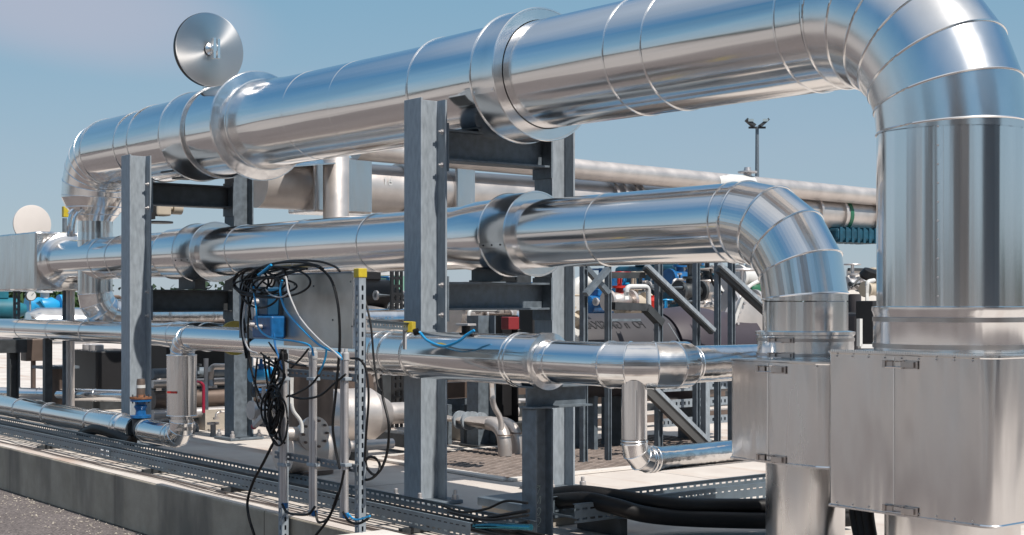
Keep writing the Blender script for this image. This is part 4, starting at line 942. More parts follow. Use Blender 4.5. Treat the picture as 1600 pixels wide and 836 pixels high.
# bow the lettering onto the shell
for v in o.data.vertices:
    wv = v.co+parent_loc(t); dz = (wv-cl).dot(Vector((-nz_,0,nx))); a2 = ang+dz/rT; dep = (wv-cl).dot(Vector((nx,0,nz_)))
    v.co = Vector((XT+(rT+.004+dep)*math.cos(a2), wv.y, zT+(rT+.004+dep)*math.sin(a2)))-parent_loc(t)
for y in (yT0+.5, yT1-.4): MB().box((XT-.22,y-.02,.004),(XT+.12,y+.02,zT-.2)).build('saddle', M_galvd, t, smooth=False)
q = MB(); q.lathe((XT+.3,P(985,545,X=XT+.3).y,zT-.12), X_, [(0,.09),(.08,.09),(.09,.12),(.11,.12)], 24); q.build('nozzle', M_cond, t)
yu0 = yT1+.02; yu1 = yx(1150,XT)
t = thing('storage_tank', (XT,yu0,0), 'bulging dark grey vessel right of the lettered tank, partly behind the sloping stringer', 'tank')
MB().lathe((XT,0,zT), Y_, [(yu0,.37),(yu0+.12,.40),(yu0+.35,.42),(yu0+.6,.40),(yu0+.62,.37),(yu1,.37)], 56).build('shell', mat('dark_plum_paint', (.045,.035,.045), .5, 0, var=.2, vscale=4), t, sharp=40)
MB().box((XT-.22,yu0+.5,.004),(XT+.12,yu0+.54,zT-.2)).build('saddle', M_galvd, t, smooth=False)
c = P(1178,505,X=XT+.25); t = thing('manhole_cover', c, 'round bolted stainless cover left of the smaller box collar, facing the viewer', 'manhole cover')
MB().lathe(c-X_*.2, X_*1, [(0,.2),(.15,.2),(.15,.27),(.19,.27),(.2,.2),(.21,.05)], 48, ).build('cover', M_stain, t)
q = MB()
for k in range(14): a = k*2*math.pi/14; q.cyl(c+Vector((-.08,.235*math.cos(a),.235*math.sin(a))), c+Vector((.03,.235*math.cos(a),.235*math.sin(a))), .014, 8)
q.each('bolt', M_cond, t)
MB().tube(fillet([c+Vector((.03,-.3,.0)), c+Vector((.05,-.15,.33)), c+Vector((.05,.1,.42)), c+Vector((.03,.2,.2))], .08), .018, 8).build('davit_arm', M_white, t)

def upipe(pts, X, r, m, label, cat='pipe', name='bent_tube', rad=.06, grp=None):
    w = [P(a,b,X=X) for a,b in pts]; o = MB().tube(fillet(w, rad), r, 12).build(name, m); return tag(o, label, cat, grp)
upipe([(897,560),(897,441),(948,438)], -1.4, .05, M_white, 'pale upright pipe bending right at its top, beside the rear column of the middle frame', rad=.1)
upipe([(979,468),(979,448),(1013,448),(1014,500)], -2.2, .024, M_white, 'thin pale tube bent like an upside-down U above the lettered tank', rad=.05)
upipe([(768,590),(770,632),(783,655),(783,672)], -1.2, .022, M_stain, 'thin stainless tube with a kink above the twin bent pipes', rad=.05)
upipe([(456,590),(456,640),(472,660),(472,676)], -.6, .012, M_white, 'thin white tube with a kink behind the conduit pairs', rad=.04)
upipe([(108,370),(108,335),(120,321),(186,323)], XA-2.2, .022, M_bead, 'outer of two thin bright tubes bending under the far end of the largest pipe', rad=.12)
upipe([(114,370),(114,345),(124,328),(160,328),(186,330)], XA-2.1, .018, M_bead, 'inner of two thin bright tubes bending under the far end of the largest pipe', rad=.1)
upipe([(322,560),(322,640)], -3.5, .02, M_cond, 'thin grey tube upright between the riser jacket and the rear dark column', rad=.01)
upipe([(308,596),(318,600),(318,645)], -3.2, .013, M_pink, 'crimson hose dropping right of the riser jacket', 'hose', 'red_hose', rad=.03)
upipe([(60,470),(80,498)], -11, .05, M_lblue, 'bright blue pipe slanting up at the left behind the rear low pipe', rad=.01)

def valve(px, py, X, s, m, label, name='valve', wheel=True, m2=None, axis=Y_):
    c = P(px,py,X=X); t = thing(name, c, label, 'valve', 'small valves in the background plant'); m2 = m2 or m
    MB().lathe(c, axis, [(-.2*s,.05*s),(-.2*s,.13*s),(-.16*s,.13*s),(-.16*s,.06*s),(-.08*s,.10*s),(.08*s,.10*s),(.16*s,.06*s),(.16*s,.13*s),(.2*s,.13*s),(.2*s,.05*s)], 20).build('body', m, t)
    MB().lathe(c, Z_, [(0,.05*s),(.15*s,.05*s),(.15*s,.09*s),(.18*s,.09*s),(.18*s,.03*s),(.35*s,.025*s)], 16).build('bonnet', m2, t)
    if wheel: q = MB().torus(c+Z_*.33*s, Z_, .13*s, .015*s, 24, 6); q.bar(c+Z_*.33*s-X_*.13*s, c+Z_*.33*s+X_*.13*s, .02*s,.02*s); q.bar(c+Z_*.33*s-Y_*.13*s, c+Z_*.33*s+Y_*.13*s, .02*s,.02*s); q.build('handwheel', m2, t)
    return t
def pump(px, py, X, s, m, label, name='motor'):
    c = P(px,py,X=X); t = thing(name, c, label, 'motor', 'motors in the background plant')
    MB().lathe(c, Y_, [(-.3*s,.12*s),(-.28*s,.17*s),(.2*s,.17*s),(.22*s,.12*s),(.34*s,.08*s)], 24).build('housing', m, t)
    MB().box(c+Vector((-.08*s,-.12*s,.16*s)), c+Vector((.08*s,.08*s,.28*s))).build('terminal_box', m, t, smooth=False, bevel=.01)
    q = MB(); q.box(c+Vector((-.16*s,-.2*s,-.24*s)), c+Vector((.16*s,.12*s,-.15*s))); q.build('foot', M_dark, t, smooth=False)
    return t
pump(938,478,-3.2,.6,M_blue,'small blue motor between the first two posts of the steel frame')
valve(968,470,-2.6,.8,M_stain,'stainless valve with red wheel just right of the second frame post', m2=M_red)
valve(990,475,-2.7,.9,M_tan,'tan valve in the middle of the cluster above the lettered tank')
valve(1000,466,-3.2,.8,M_dark,'dark valve at the right of the cluster above the lettered tank')
valve(976,458,-3.4,.6,M_lblue,'light blue valve at the back of the cluster above the lettered tank')
c = P(1020,478,X=-2.4); tag(MB().lathe(c-Z_*.07, Z_, [(0,.06),(.12,.06),(.15,.03),(.17,.03)], 16).build('red_canister', M_red), 'small bright red canister left of the third frame post', 'canister')
# big blue machine
c = P(1052,440,X=-6.5); t = thing('process_machine', (c.x,c.y,0), 'large teal machine behind the third post of the steel frame', 'machine')
MB().box((c.x-.6,c.y-.55,.3),(c.x+.6,c.y+.5,1.75)).build('casing', M_teal, t, smooth=False, bevel=.05)
q = MB()
for k in range(5): q.box((c.x-.62,c.y-.5,1.28-k*.11),(c.x+.62,c.y+.45,1.32-k*.11))
q.each('rib', M_teal, t, smooth=False)
q = MB(); q.lathe((c.x,c.y-.3,1.75), Z_, [(0,.3),(.15,.3),(.2,.2)], 24); q.build('dome', M_teal, t)
for k in range(2): MB().box((c.x-.4,c.y-.4+k*.7,.004),(c.x+.4,c.y-.3+k*.7,.3)).build('foot', M_dark, t, smooth=False)
q = MB(); q.tube(fillet([(c.x+.7,c.y-1.2,1.45),(c.x+.7,c.y-.7,1.5),(c.x+.7,c.y-.5,1.2),(c.x+.7,c.y+.1,.9)],.1), .04, 10); q.build('pipework', M_lblue, t)
MB().box((c.x-.5,c.y-2.4,1.43),(c.x-.3,c.y-.6,1.52)).build('side_rail', M_blue, t, smooth=False)
# clutter between frame posts to the right
valve(1062,436,-4.2,.9,M_blue,'blue valve in front of the teal machine')
valve(1078,455,-3.6,.9,M_dark,'dark valve just right of the teal machine')
valve(1105,445,-5.5,1.1,M_dark,'dark valve between the fourth and fifth frame posts', wheel=True)
valve(1106,478,-4.5,.9,M_stain,'stainless valve low between the fourth and fifth frame posts')
valve(1158,440,-4.0,1.0,M_stain,'stainless valve just under the right sloping stringer, upper one')
valve(1172,432,-3.4,1.0,M_white,'white valve beside the throat of the middle elbow')
valve(1180,452,-3.4,.8,M_rgrn,'green valve beside the throat of the middle elbow', m2=M_blue)
valve(1160,472,-2.6,1.0,M_cond,'grey valve just left of the round bolted cover')
upipe([(1060,465),(1150,466)], -5, .03, M_stain, 'thin horizontal stainless tube behind the frame, upper one')
upipe([(1090,480),(1200,478)], -4, .035, M_stain, 'thin horizontal stainless tube behind the frame, lower one')
upipe([(1110,420),(1112,440),(1120,452),(1130,458)], -4, .015, M_black, 'black hose curling between the fifth and sixth frame posts', 'hose')
upipe([(1078,410),(1078,480)], -4.6, .06, M_dark, 'dark upright pipe just left of the fourth frame post')
upipe([(1135,425),(1135,470)], -4.8, .035, M_white, 'white upright tube between the last two frame posts')

# right gap between the two big legs
c = P(1358,505,X=.6); t = thing('control_box', c, 'black upright control box with a white bracket between the two big pipe legs', 'control box')
MB().box(c+Vector((-.08,-.06,-.16)), c+Vector((.08,.09,.17))).build('housing', M_blk, t, smooth=False, bevel=.006)
q = MB(); q.bar(P(1343,498,X=.8), P(1343,541,X=.8), .03,.03, up=(1,0,0)); q.bar(P(1343,541,X=.8), P(1364,541,X=.8), .03,.03, up=(1,0,0)); q.build('bracket', M_white, t, smooth=False)
MB().lathe(P(1358,432,X=.4), X_*.5+Z_, [(-.02,.07),(.0,.08),(.05,.06),(.06,.02)], 24).build('dial_head', M_black, t)
MB().tube(fillet([P(1355,470,X=.5),P(1355,440,X=.5),P(1366,438,X=.5)],.03), .016, 10).build('pipe_stub', M_white, t)
upipe([(1330,450),(1338,440),(1352,425),(1362,424)], .2, .008, M_dark, 'thin dark tube arching over the black control box', 'tube')
upipe([(1328,444),(1350,444)], .1, .02, M_dark, 'dark horizontal rod left of the black control box', 'rod')
upipe([(1336,446),(1352,462)], .1, .014, M_cond, 'short sloping rod left of the black control box', 'rod')
valve(1332,444,-.2,.5,M_cond,'small valve with round handle at the left of the gap between the big legs')
valve(1364,452,.2,.5,M_tan,'tan valve behind the dial head above the black control box')
t = thing('white_panel_frame', P(1345,422,X=-2), 'pale panel with rounded frame in the gap between the big legs, near the sky', 'panel')
a, b = P(1325,421,X=-2), P(1400,470,X=-2); MB().box((-2.02,a.y,b.z),(-2,b.y,a.z)).build('sheet', M_wblock, t, smooth=False); MB().bar((-1.99,a.y,a.z),(-1.99,b.y,a.z),.03,.03).build('edge', M_dark, t, smooth=False)
c = P(1322,505,X=-.1); t = thing('pipe_stub', (c.x,c.y,0), 'teal-grey pump block low between the two big legs', 'pump'); MB().box((c.x-.2,c.y-.12,.004),(c.x+.2,c.y+.3,c.z+.08)).build('block', M_tank, t, smooth=False, bevel=.02); MB().lathe((c.x,c.y+.1,c.z+.09), Z_, [(0,.06),(.15,.06)], 16).build('cylinder', M_tank, t)
q = MB()
for k, (px, py) in enumerate(((1370,290),(1363,290),(1371,398),(1369,404),(1371,410),(1372,424),(1371,433),(1372,441))):
    o = MB().lathe(P(px,py,Y=1.3), -Y_, [(0,.018),(.02,.018),(.03,.01)], 8).build('stud_bolt', M_black); 
    bpy.data.objects.remove(o)
# corrugated hoses under the big box
for k in range(3):
    pts = [P(1340+k*10, 770, Y=.6), P(1336+k*10,800,Y=.55), P(1345+k*9,850,Y=.5)]
    o = MB().wire(pts, .03, 12).build('corrugated_hose', M_black); tag(o, ['left','middle','right'][k]+' black hose in the gap under the big box, between the pipe legs', 'hose', 'black hoses under the big box')

# ================================================================== middle ground behind the low pipe
b = P(485,630,X=-1.8); t = thing('brown_vessel', (b.x,b.y,0), 'upright brown vessel behind the conduit pairs under the low pipe', 'vessel')
MB().lathe((b.x,b.y,0), Z_, [(.004,.17),(.95,.17),(1.0,.1)], 32).build('shell', M_brown, t)
a = P(446,705,X=-1.0); b = P(527,705,X=-1.0); t = thing('brown_vessel', (a.x,a.y,0), 'lying tan-brown vessel with a round bolted flange, seen between the conduit pairs', 'vessel')
MB().lathe((a.x,0,a.z), Y_, [(a.y-.02,.15),(b.y,.15),(b.y+.05,.10),(b.y+.06,.04),(b.y+.45,.035)], 36).build('shell', M_stain, t)
c = P(494,678,X=-.82); MB().lathe(c-X_*.05, X_, [(-.12,.06),(0,.06),(0,.115),(.03,.115),(.03,.11),(.035,.03)], 36).build('flange', M_stain, t)
q = MB()
for k in range(10): an = k*2*math.pi/10; q.cyl(c+Vector((-.06,.09*math.cos(an),.09*math.sin(an))), c+Vector((0,.09*math.cos(an),.09*math.sin(an))), .009, 6)
q.each('bolt', M_brown, t)
MB().box((a.x-.1,a.y+.05,.004),(a.x+.1,a.y+.12,.12)).build('foot', M_dark, t, smooth=False); MB().cyl(P(440,678,X=-.9), c-X_*.06, .045, 20).build('branch', M_stain, t)
XR = -2.4; t = thing('reducer_pipe', (XR,yx(560,XR),0), 'bright conical reducer and pipe behind the tall slotted post, left of the middle column', 'pipe', 'bare stainless pipes in the background')
z_ = P(575,648,X=XR).z
MB().lathe((XR,0,z_), Y_, [(yx(470,XR),.22),(yx(575,XR),.22),(yx(603,XR),.12),(yx(606,XR),.09),(yx(660,XR),.085)], 40).build('pipe', M_stain, t, sharp=25)
MB().box((XR-.15,yx(545,XR),.004),(XR+.15,yx(560,XR),z_-.18)).build('foot', M_dark, t, smooth=False)
t = thing('equipment_skid', (-3.2,yx(610,-3.2),0), 'long dark skid frame under the conical reducer, left of the middle column', 'skid')
MB().box((-3.3,yx(585,-3.2),.05),(-2.2,yx(632,-2.5),.16)).build('deck', M_dark, t, smooth=False); MB().box((-3.25,yx(590,-3.2),.004),(-3.15,yx(630,-3.2),.05)).build('runner', M_brown, t, smooth=False)
# dark post pair, beam and trestle behind the twin bent pipes
for px, w_, lab in ((752,.13,'dark rear post left of the kinked tube above the twin bent pipes'),(789,.12,'black rear post right of the kinked tube above the twin bent pipes')):
    b = P(px,600,X=-2.6); t = thing('rear_post', (b.x,b.y,0), lab, 'steel post', 'dark posts behind the twin bent pipes'); MB().hbeam((b.x,b.y,.004),(b.x,b.y,1.15), Y_, w_+.06, w_+.04).build('column', M_galvd if px < 760 else M_blk, t, smooth=False); MB().box((b.x-.14,b.y-.14,.004),(b.x+.14,b.y+.14,.02)).build('base_plate', M_dark, t, smooth=False)
for i, (py, hh) in enumerate(((633,.10),(648,.03),(610,.14))):
    X = -3.0; a = P(690,py,X=X); b = P(790 if i != 2 else 975,py,X=X); t = MB().box((X-.05,a.y,a.z-hh/2),(X+.05,b.y,a.z+hh/2)).build('rear_beam', [M_galvd,M_galv,M_brown][i], smooth=False); tag(t, ['middle dark beam behind the twin bent pipes','thin bright rail just above the twin bent pipes','long brown beam right under the low front pipe, behind the front post'][i], 'beam')
for px in (700,725,748):
    a = P(px,650,X=-2.9); o = MB().box((a.x-.03,a.y-.02,.004),(a.x+.03,a.y+.02,P(px,632,X=-2.9).z)).build('trestle_leg', M_galvd, smooth=False); tag(o, 'thin upright leg under the rail behind the twin bent pipes', 'leg', 'trestle legs behind the twin bent pipes')
# steel channels lying on the slab beyond the grating
for i in range(9):
    X = -3.1-i*.75; y0 = yx(880,X)-.5; y1 = y0+3.2+rnd.uniform(-.5,1.2); z = .05+.04*(i%3)
    o = MB().box((X-.05,y0,z),(X+.05,y1,z+.07)).build('steel_channel', M_dark if i%2 else M_brown, smooth=False); tag(o, 'dark steel channel lying on supports on the slab beyond the rusty grating', 'channel', 'steel channels lying beyond the grating')
    for y in (y0+.4, y1-.4):
        o = MB().box((X-.06,y-.05,.004),(X+.06,y+.05,z-.002)).build('timber_block', M_brown, smooth=False); tag(o, 'low block under a steel channel beyond the grating', 'block', 'blocks under the steel channels')
b = P(965,650,X=-2.0); t = thing('rear_post', (b.x,b.y,0), 'black rear post just left of the thin drop leg', 'steel post'); MB().hbeam((b.x,b.y,.004),(b.x,b.y,1.0), Y_, .12, .12).build('column', M_blk, t, smooth=False); MB().box((b.x-.12,b.y-.12,.004),(b.x+.12,b.y+.12,.02)).build('base_plate', M_dark, t, smooth=False)

# behind the left part: dark equipment and posts
c = P(158,578,X=-9.0); t = thing('compressor_unit', (c.x,c.y,0), 'black machine cabinet between the left strut posts and the farther frame', 'machine')
MB().box((c.x-.4,c.y-.22,.15),(c.x+.4,c.y+.35,c.z+.24)).build('casing', M_blk, t, smooth=False, bevel=.02); MB().box((c.x-.35,c.y-.25,.004),(c.x+.35,c.y+.3,.15)).build('skid', M_dark, t, smooth=False)
q = MB()
for k in range(3): q.lathe((c.x+.2-.2*k,c.y-.1,c.z+.241), Z_, [(0,.05),(.06,.05),(.07,.03)], 16)
q.each('port', M_cond, t)
c = P(52,548,X=-9.5); t = thing('junction_drum', (c.x,c.y,0), 'brown box on a thin stem under the rear low pipe near the left edge', 'box'); MB().box((c.x-.1,c.y-.12,c.z-.12),(c.x+.1,c.y+.12,c.z+.14)).build('drum', M_brown, t, smooth=False, bevel=.01); MB().cyl((c.x,c.y,.004),(c.x,c.y,c.z-.12),.03,12).build('stem', M_brown, t)
c = P(87,592,X=-8.5); t = thing('short_bollard', (c.x,c.y,0), 'short brown drum with a flat dark lid left of the strut posts', 'drum'); MB().cyl((c.x,c.y,.004),(c.x,c.y,c.z+.12),.11,28).build('drum', M_brown, t); MB().box((c.x-.2,c.y-.2,c.z+.121),(c.x+.2,c.y+.2,c.z+.15)).build('lid', M_galvd, t, smooth=False)
c = P(20,560,X=-8.0); t = thing('side_bracket', (c.x,c.y,0), 'dark T-shaped post at the left edge under the rear low pipe', 'steel post'); MB().hbeam((c.x,c.y,.004),(c.x,c.y,.72), Y_, .1,.1).build('column', M_dark, t, smooth=False); MB().box((c.x-.1,c.y-.5,.721),(c.x+.1,c.y+.12,.86)).build('head', M_dark, t, smooth=False)
for i, px in enumerate((101,107,113)):
    c = P(px,540,X=-8.2+i*.1); o = MB().lathe((c.x,c.y,.004), Z_, [(0,.026),(1.9 if i else 2.2,.026)], 10).build('instrument_tube', [M_galvd,M_cond,M_stain][i]); tag(o, ['left','middle','right'][i]+' of three close upright tubes at the left, crossing behind the clad pipes', 'tube', 'three upright tubes at the left')
tag(MB().box(P(102,331,X=-8.2)-Vector((.03,.03,.06)), P(102,331,X=-8.2)+Vector((.03,.03,.06))).build('yellow_cap', M_yel, smooth=False, bevel=.005), 'yellow cap on top of the left upright tube, against the sky', 'cap')
c = P(26,480,X=-9.5); t = thing('strut_post', (c.x,c.y,0), 'dark slotted post at the left edge beside the teal motor', 'steel post'); MB().perf((c.x,c.y-.04,.004), Z_, Y_, 1.5,.08,[(.03,.05)],.07,.04).build('slotted_face', M_galvd, t, smooth=False, solid=.02)
pump(2,484,-11,.9,mat('cyan_paint',(.012,.13,.18),.5,0,var=.3),'bright cyan motor cut by the left edge above the rear low pipe')
valve(70,478,-12,1.2,M_lblue,'bright blue valve above the rear low pipe near the left edge', m2=M_white)
c = P(47,462,X=-11); t = thing('pressure_gauge', c, 'small round white gauge just below the big square end jacket', 'gauge'); MB().lathe(c, X_, [(0,.07),(.04,.07),(.045,.065)], 28).build('case', M_dark, t); MB().lathe(c+X_*.046, X_, [(0,.06),(.002,.06)], 28).build('dial', M_white, t); MB().bar(c+X_*.05, c+X_*.05+Vector((0,.03,.035)), .006,.004).build('needle', M_black, t); MB().cyl(c-Z_*.07, c-Z_*.3, .012, 8).build('stem', M_cond, t)
# large shells low behind the left pipes
c = P(85,496,X=-9.8); tag(MB().lathe((c.x,0,c.z-.10), Y_, [(c.y-.35,.05),(c.y-.33,.17),(c.y-.2,.22),(c.y+1.4,.22),(c.y+1.5,.1)], 36).build('clad_vessel', M_clad), 'rounded clad vessel peeping over the rear low pipe left of the farther frame', 'vessel')
# between farther frame and riser
t = thing('rear_pipe_bank', (-6.5,yx(300,-6.5),0), 'bank of dull pipes low behind the riser jacket, right of the farther frame', 'pipes')
for py, r, m in ((582,.05,M_galvd),(598,.04,M_stain),(622,.09,M_brown),(645,.05,M_cond),(664,.07,M_cond)):
    X = -5.6-.1*(py%3); z = P(300,py,X=X).z; MB().lathe((X,0,z), Y_, [(yx(238,X),r),(yx(420,X),r)], 20).build('pipe', m, t)
MB().box((-5.9,yx(300,-5.8),.004),(-5.5,yx(330,-5.8),.2)).build('plinth', M_dirtblk, t, smooth=False)
t = thing('dark_enclosure', (-7.5,yx(290,-7.5),0), 'dark enclosure behind the pipe bank, right of the farther frame', 'cabinet')
MB().box((-7.9,yx(243,-7.5),.1),(-7.2,yx(348,-7.5),.86)).build('casing', M_blk, t, smooth=False, bevel=.02); MB().box((-7.85,yx(248,-7.5),.004),(-7.3,yx(340,-7.5),.1)).build('plinth', M_dark, t, smooth=False)
# actuator right of the farther frame column
c = P(262,325,X=-7.6); t = thing('valve_actuator', c, 'small tan actuator on a black bracket against the sky right of the farther frame post', 'actuator')
MB().box(c+Vector((-0.081,-0.176,-0.095)), c+Vector((0.108,0.000,0.135))).build('gearbox', M_tan, t, smooth=False, bevel=.02); MB().lathe(c+Vector((0.000,0.000,0.000)), Y_, [(0,.035),(.05,.035),(.05,.07),(.16,.07)], 20).build('motor', M_tan, t)
MB().box(c+Vector((-0.068,-0.405,-0.135)), c+Vector((0.068,-0.177,0.121))).build('bracket', M_blk, t, smooth=False); MB().lathe(c+Vector((0.000,-0.108,-0.176)), Z_, [(0,.16),(.02,.16)], 24).build('base_disc', M_blk, t); MB().cyl(c+Vector((0.000,-0.338,-0.176)), c+Vector((0.000,-0.338,-1.350)), .04, 12).build('support', M_dark, t)
# yellow-ish machinery by the frame: teal pieces behind conduit bundle
valve(408,585,-3.6,.5,M_lblue,'bright blue valve behind the hanging cable bundle, upper one', m2=M_blue)
valve(412,640,-3.0,.6,M_cond,'grey valve behind the hanging cable bundle, lower one', m2=M_cond)
a, b = P(398,665,Y=-.3), P(432,628,Y=-.3); t = thing('lever_handle', a, 'grey lever with a crimson tip behind the hanging cable bundle', 'lever'); MB().bar(a,b,.04,.035).build('lever_arm', M_grey, t, smooth=False, bevel=.004); MB().lathe(a, (a-b), [(-.0,.022),(.02,.022),(.025,.01)], 12).build('tip', M_pink, t)
# beside the middle column: flange with holes, dark blocks
c = P(560,548,X=-3.6); t = thing('flange_vessel', (c.x,c.y,0), 'large round flange with bolt holes seen between the slotted post and middle column', 'flange')
MB().lathe(c, X_*.5-Z_*.0+Y_*.0, [(0,.32),(.05,.32),(.05,.24),(.08,.24)], 48).build('flange', M_stain, t); MB().cyl((c.x-.1,c.y,.004),(c.x-.1,c.y,c.z-.2),.2,24).build('leg', M_brown, t)
c = P(598,486,X=-5.2); t = thing('pipe_flange', c, 'bolted stainless flange pair left of the middle column', 'flange')
MB().lathe(c, Z_+Y_*.3, [(-.04,.12),(-.04,.2),(0,.2),(0,.12)], 28).build('flange', M_stain, t); MB().lathe(c-Z_*.1, Z_, [(-.9,.1),(.03,.1)], 24).build('neck', M_stain, t)
q = MB()
for k in range(10): an = k*2*math.pi/10; q.cyl(c+Vector((.17*math.cos(an),.17*math.sin(an),-.06)), c+Vector((.17*math.cos(an),.17*math.sin(an),.03)), .018, 6)
q.each('bolt', M_dark, t)
pump(580,460,-6.0,1.0,M_blk,'black motor against the green hall, right of the tall slotted post')
valve(606,465,-6.2,.7,M_blue,'blue valve against the white hall wall left of the middle column')
c = P(622,460,X=-4.6); t = thing('cable_ladder', (c.x,c.y,0), 'black upright cable ladder just left of the middle column', 'cable ladder')
MB().perf((c.x,c.y-.09,.004), Z_, Y_, 1.62,.14,[(.03,.06),(.09,.12)],.08,.05).build('ladder', M_blk, t, smooth=False, solid=.03)
valve(745,488,-3.4,1.6,M_stain,'large stainless valve on the pipe under the lower cross beam of the middle frame')
XQ = -4.4; t = thing('steel_pipe', (XQ,2,0), 'bare pipe at chest height behind the middle frame, under its lower cross beam', 'pipe', 'bare stainless pipes in the background')
z_ = P(760,500,X=XQ).z; MB().lathe((XQ,0,z_), Y_, [(yx(560,XQ),.12),(yx(850,XQ),.12)], 32).build('pipe', M_clad, t)
for px in (600, 830): MB().box((XQ-.05,yx(px,XQ)-.05,.004),(XQ+.05,yx(px,XQ)+.05,z_-.1)).build('stand', M_dark, t, smooth=False)
c = P(798,505,X=-1.5); tag(MB().box(c-Vector((.05,.06,.05)), c+Vector((.05,.06,.05))).build('red_box', mat('dull_red', (.22,.02,.025),.5,0), smooth=False, bevel=.006), 'small dull red box under the lower cross beam, left of the rear column', 'box')
c = P(838,500,X=-.6); tag(MB().box(c-Vector((.08,.10,.12)), c+Vector((.08,.10,.12))).build('black_box', M_blk, smooth=False, bevel=.006), 'black box just left of the rear column of the middle frame', 'box')
# light mast far away
c = P(1183,470,D=75); zt = P(1183,197,D=75).z; t = thing('light_mast', (c.x,c.y,-.37), 'tall thin floodlight mast with twin lamp heads against the sky', 'light mast')
MB().lathe((c.x,c.y,-.365), Z_, [(0,.18),(zt+.3,.09)], 12).build('pole', M_galvd, t)
for s_ in (-1,1):
    u = RIGHT*s_; q = MB(); b0_ = Vector((c.x,c.y,zt)); q.prism([b0_+u*.08+Z_*.05-FWD*.3, b0_+u*.55+Z_*.40-FWD*.3, b0_+u*.62+Z_*.30-FWD*.3, b0_+u*.2-Z_*.08-FWD*.3], FWD*.6); h = q.build('lamp_head', M_dark, t, smooth=False)
    q = MB(); q.obox(b0_+u*.38+Z_*.27-FWD*.33, RIGHT*.14, FWD*.02, Z_*.07); q.build('lamp_glass', M_lens, h, smooth=False)
q = MB(); q.obox(Vector((c.x,c.y,zt-.08)), RIGHT*.45, FWD*.05, Z_*.05); q.build('cross_arm', M_dark, t, smooth=False)
# halls and trees on the skyline
def hall(px0, px1, pyt, D, m, label, band=None, z0=-.37):
    a = P(px0,pyt,D=D); b = P(px1,pyt,D=D); t = thing('industrial_hall', ((a.x+b.x)/2,(a.y+b.y)/2,z0), label, 'hall', 'halls on the skyline')
    n = FWD*14; a0 = Vector((a.x,a.y,z0)); b0 = Vector((b.x,b.y,z0)); H = a.z-z0
    lo = H*(band or 0)
    if band: MB().prism([a0,b0,b0+n,a0+n], Z_*lo).build('lower_wall', M_hall, t, smooth=False)
    MB().prism([a0+Z_*(lo+.01),b0+Z_*(lo+.01),b0+n+Z_*(lo+.01),a0+n+Z_*(lo+.01)], Z_*(H-lo)).build('wall', m, t, smooth=False)
    q = MB(); q.prism([a0-FWD*.3+Z_*(H+.02),b0-FWD*.3+Z_*(H+.02),b0+n+Z_*(H+.02),a0+n+Z_*(H+.02)], Z_*.25); q.build('roof_edge', M_white, t, smooth=False)
    nn = max(2,int((b0-a0).length/3)); q = MB()
    for k in range(nn): p = a0+(b0-a0)*((k+.5)/nn)-FWD*.04; q.obox(p+Z_*min(1.2,H*.3), RIGHT*.6, FWD*.03, Z_*.5)
    q.each('window', M_dark, t, smooth=False)
    return t
hall(560,628,431,85,M_green,'long hall with pale green upper cladding left of the middle column', band=.45)
hall(908,1000,448,140,M_hall,'low pale grey hall on the skyline behind the crossed braces')
hall(1320,1372,452,120,M_hall,'small pale hall on the skyline in the gap between the big legs')
def tree(px, py, D, label, h=None):
    c = P(px,470,D=D); top = P(px,py,D=D).z; t = thing('tree', (c.x,c.y,-.37), label, 'tree', 'trees on the skyline'); rr = random.Random(px)
    q = MB(); q.tube([(c.x,c.y,-.37),(c.x+.05,c.y,top*.5),(c.x,c.y,top*.8)], [.22,.15,.06], 8)
    for k in range(5): a = rr.uniform(0,6.28); q.tube([(c.x,c.y,top*(.35+.08*k)),(c.x+1.2*math.cos(a),c.y+1.2*math.sin(a),top*(.55+.08*k))],[.07,.02],6)
    q.build('trunk', M_trunk, t); q = MB()
    for k in range(9): leaves(q, (c.x+rr.uniform(-1.3,1.3), c.y+rr.uniform(-1.3,1.3), top*rr.uniform(.45,.85)), 1.0, top*.16+.3, 120, .16, rr)
    q.build('crown', M_leaf, t, smooth=False)
tree(34,462,55,'round green tree at the left edge under the square end jacket'); tree(62,466,60,'second green tree from the left edge, behind the blue valve'); tree(80,458,70,'green tree just left of the three upright tubes')
tree(1098,447,110,'small tree on the skyline between the fourth and fifth frame posts'); tree(1112,452,120,'smaller tree on the skyline, right beside the fifth frame post')

# rear plant that closes the view between the frames
def cabinet(px0, px1, pyt, X, m, label, d=.5, z0=.1):
    a = P(px0,pyt,X=X); b = P(px1,pyt,X=X); t = thing('equipment_cabinet', (X-d/2,(a.y+b.y)/2,0), label, 'cabinet', 'equipment cabinets in the plant')
    MB().box((X-d,a.y,z0),(X,b.y,a.z)).build('casing', m, t, smooth=False, bevel=.012); MB().box((X-d+.03,a.y+.03,.004),(X-.03,b.y-.03,z0)).build('plinth', M_dark, t, smooth=False)
    q = MB(); n = max(2,int((b.y-a.y)/.35))
    for k in range(n): y = a.y+(b.y-a.y)*(k+.5)/n; q.box((X+.001,y-.12,z0+.08),(X+.012,y+.12,a.z-.08))
    q.each('door', m, t, smooth=False, bevel=.004)
cabinet(700,880,592,-5.2,M_brown,'long low brown cabinet behind the twin bent pipes')
cabinet(640,700,560,-6.4,M_dark,'dark cabinet hidden mostly by the middle column')
cabinet(452,560,596,-5.5,M_brown,'brown cabinet behind the conduit pairs')
#cabinet(1035,1180,500,-3.4,M_galvd,'grey cabinet low behind the sloping stringers',.4)
#cabinet(890,1010,560,-6.8,M_dark,'dark cabinet far behind the lettered tank')

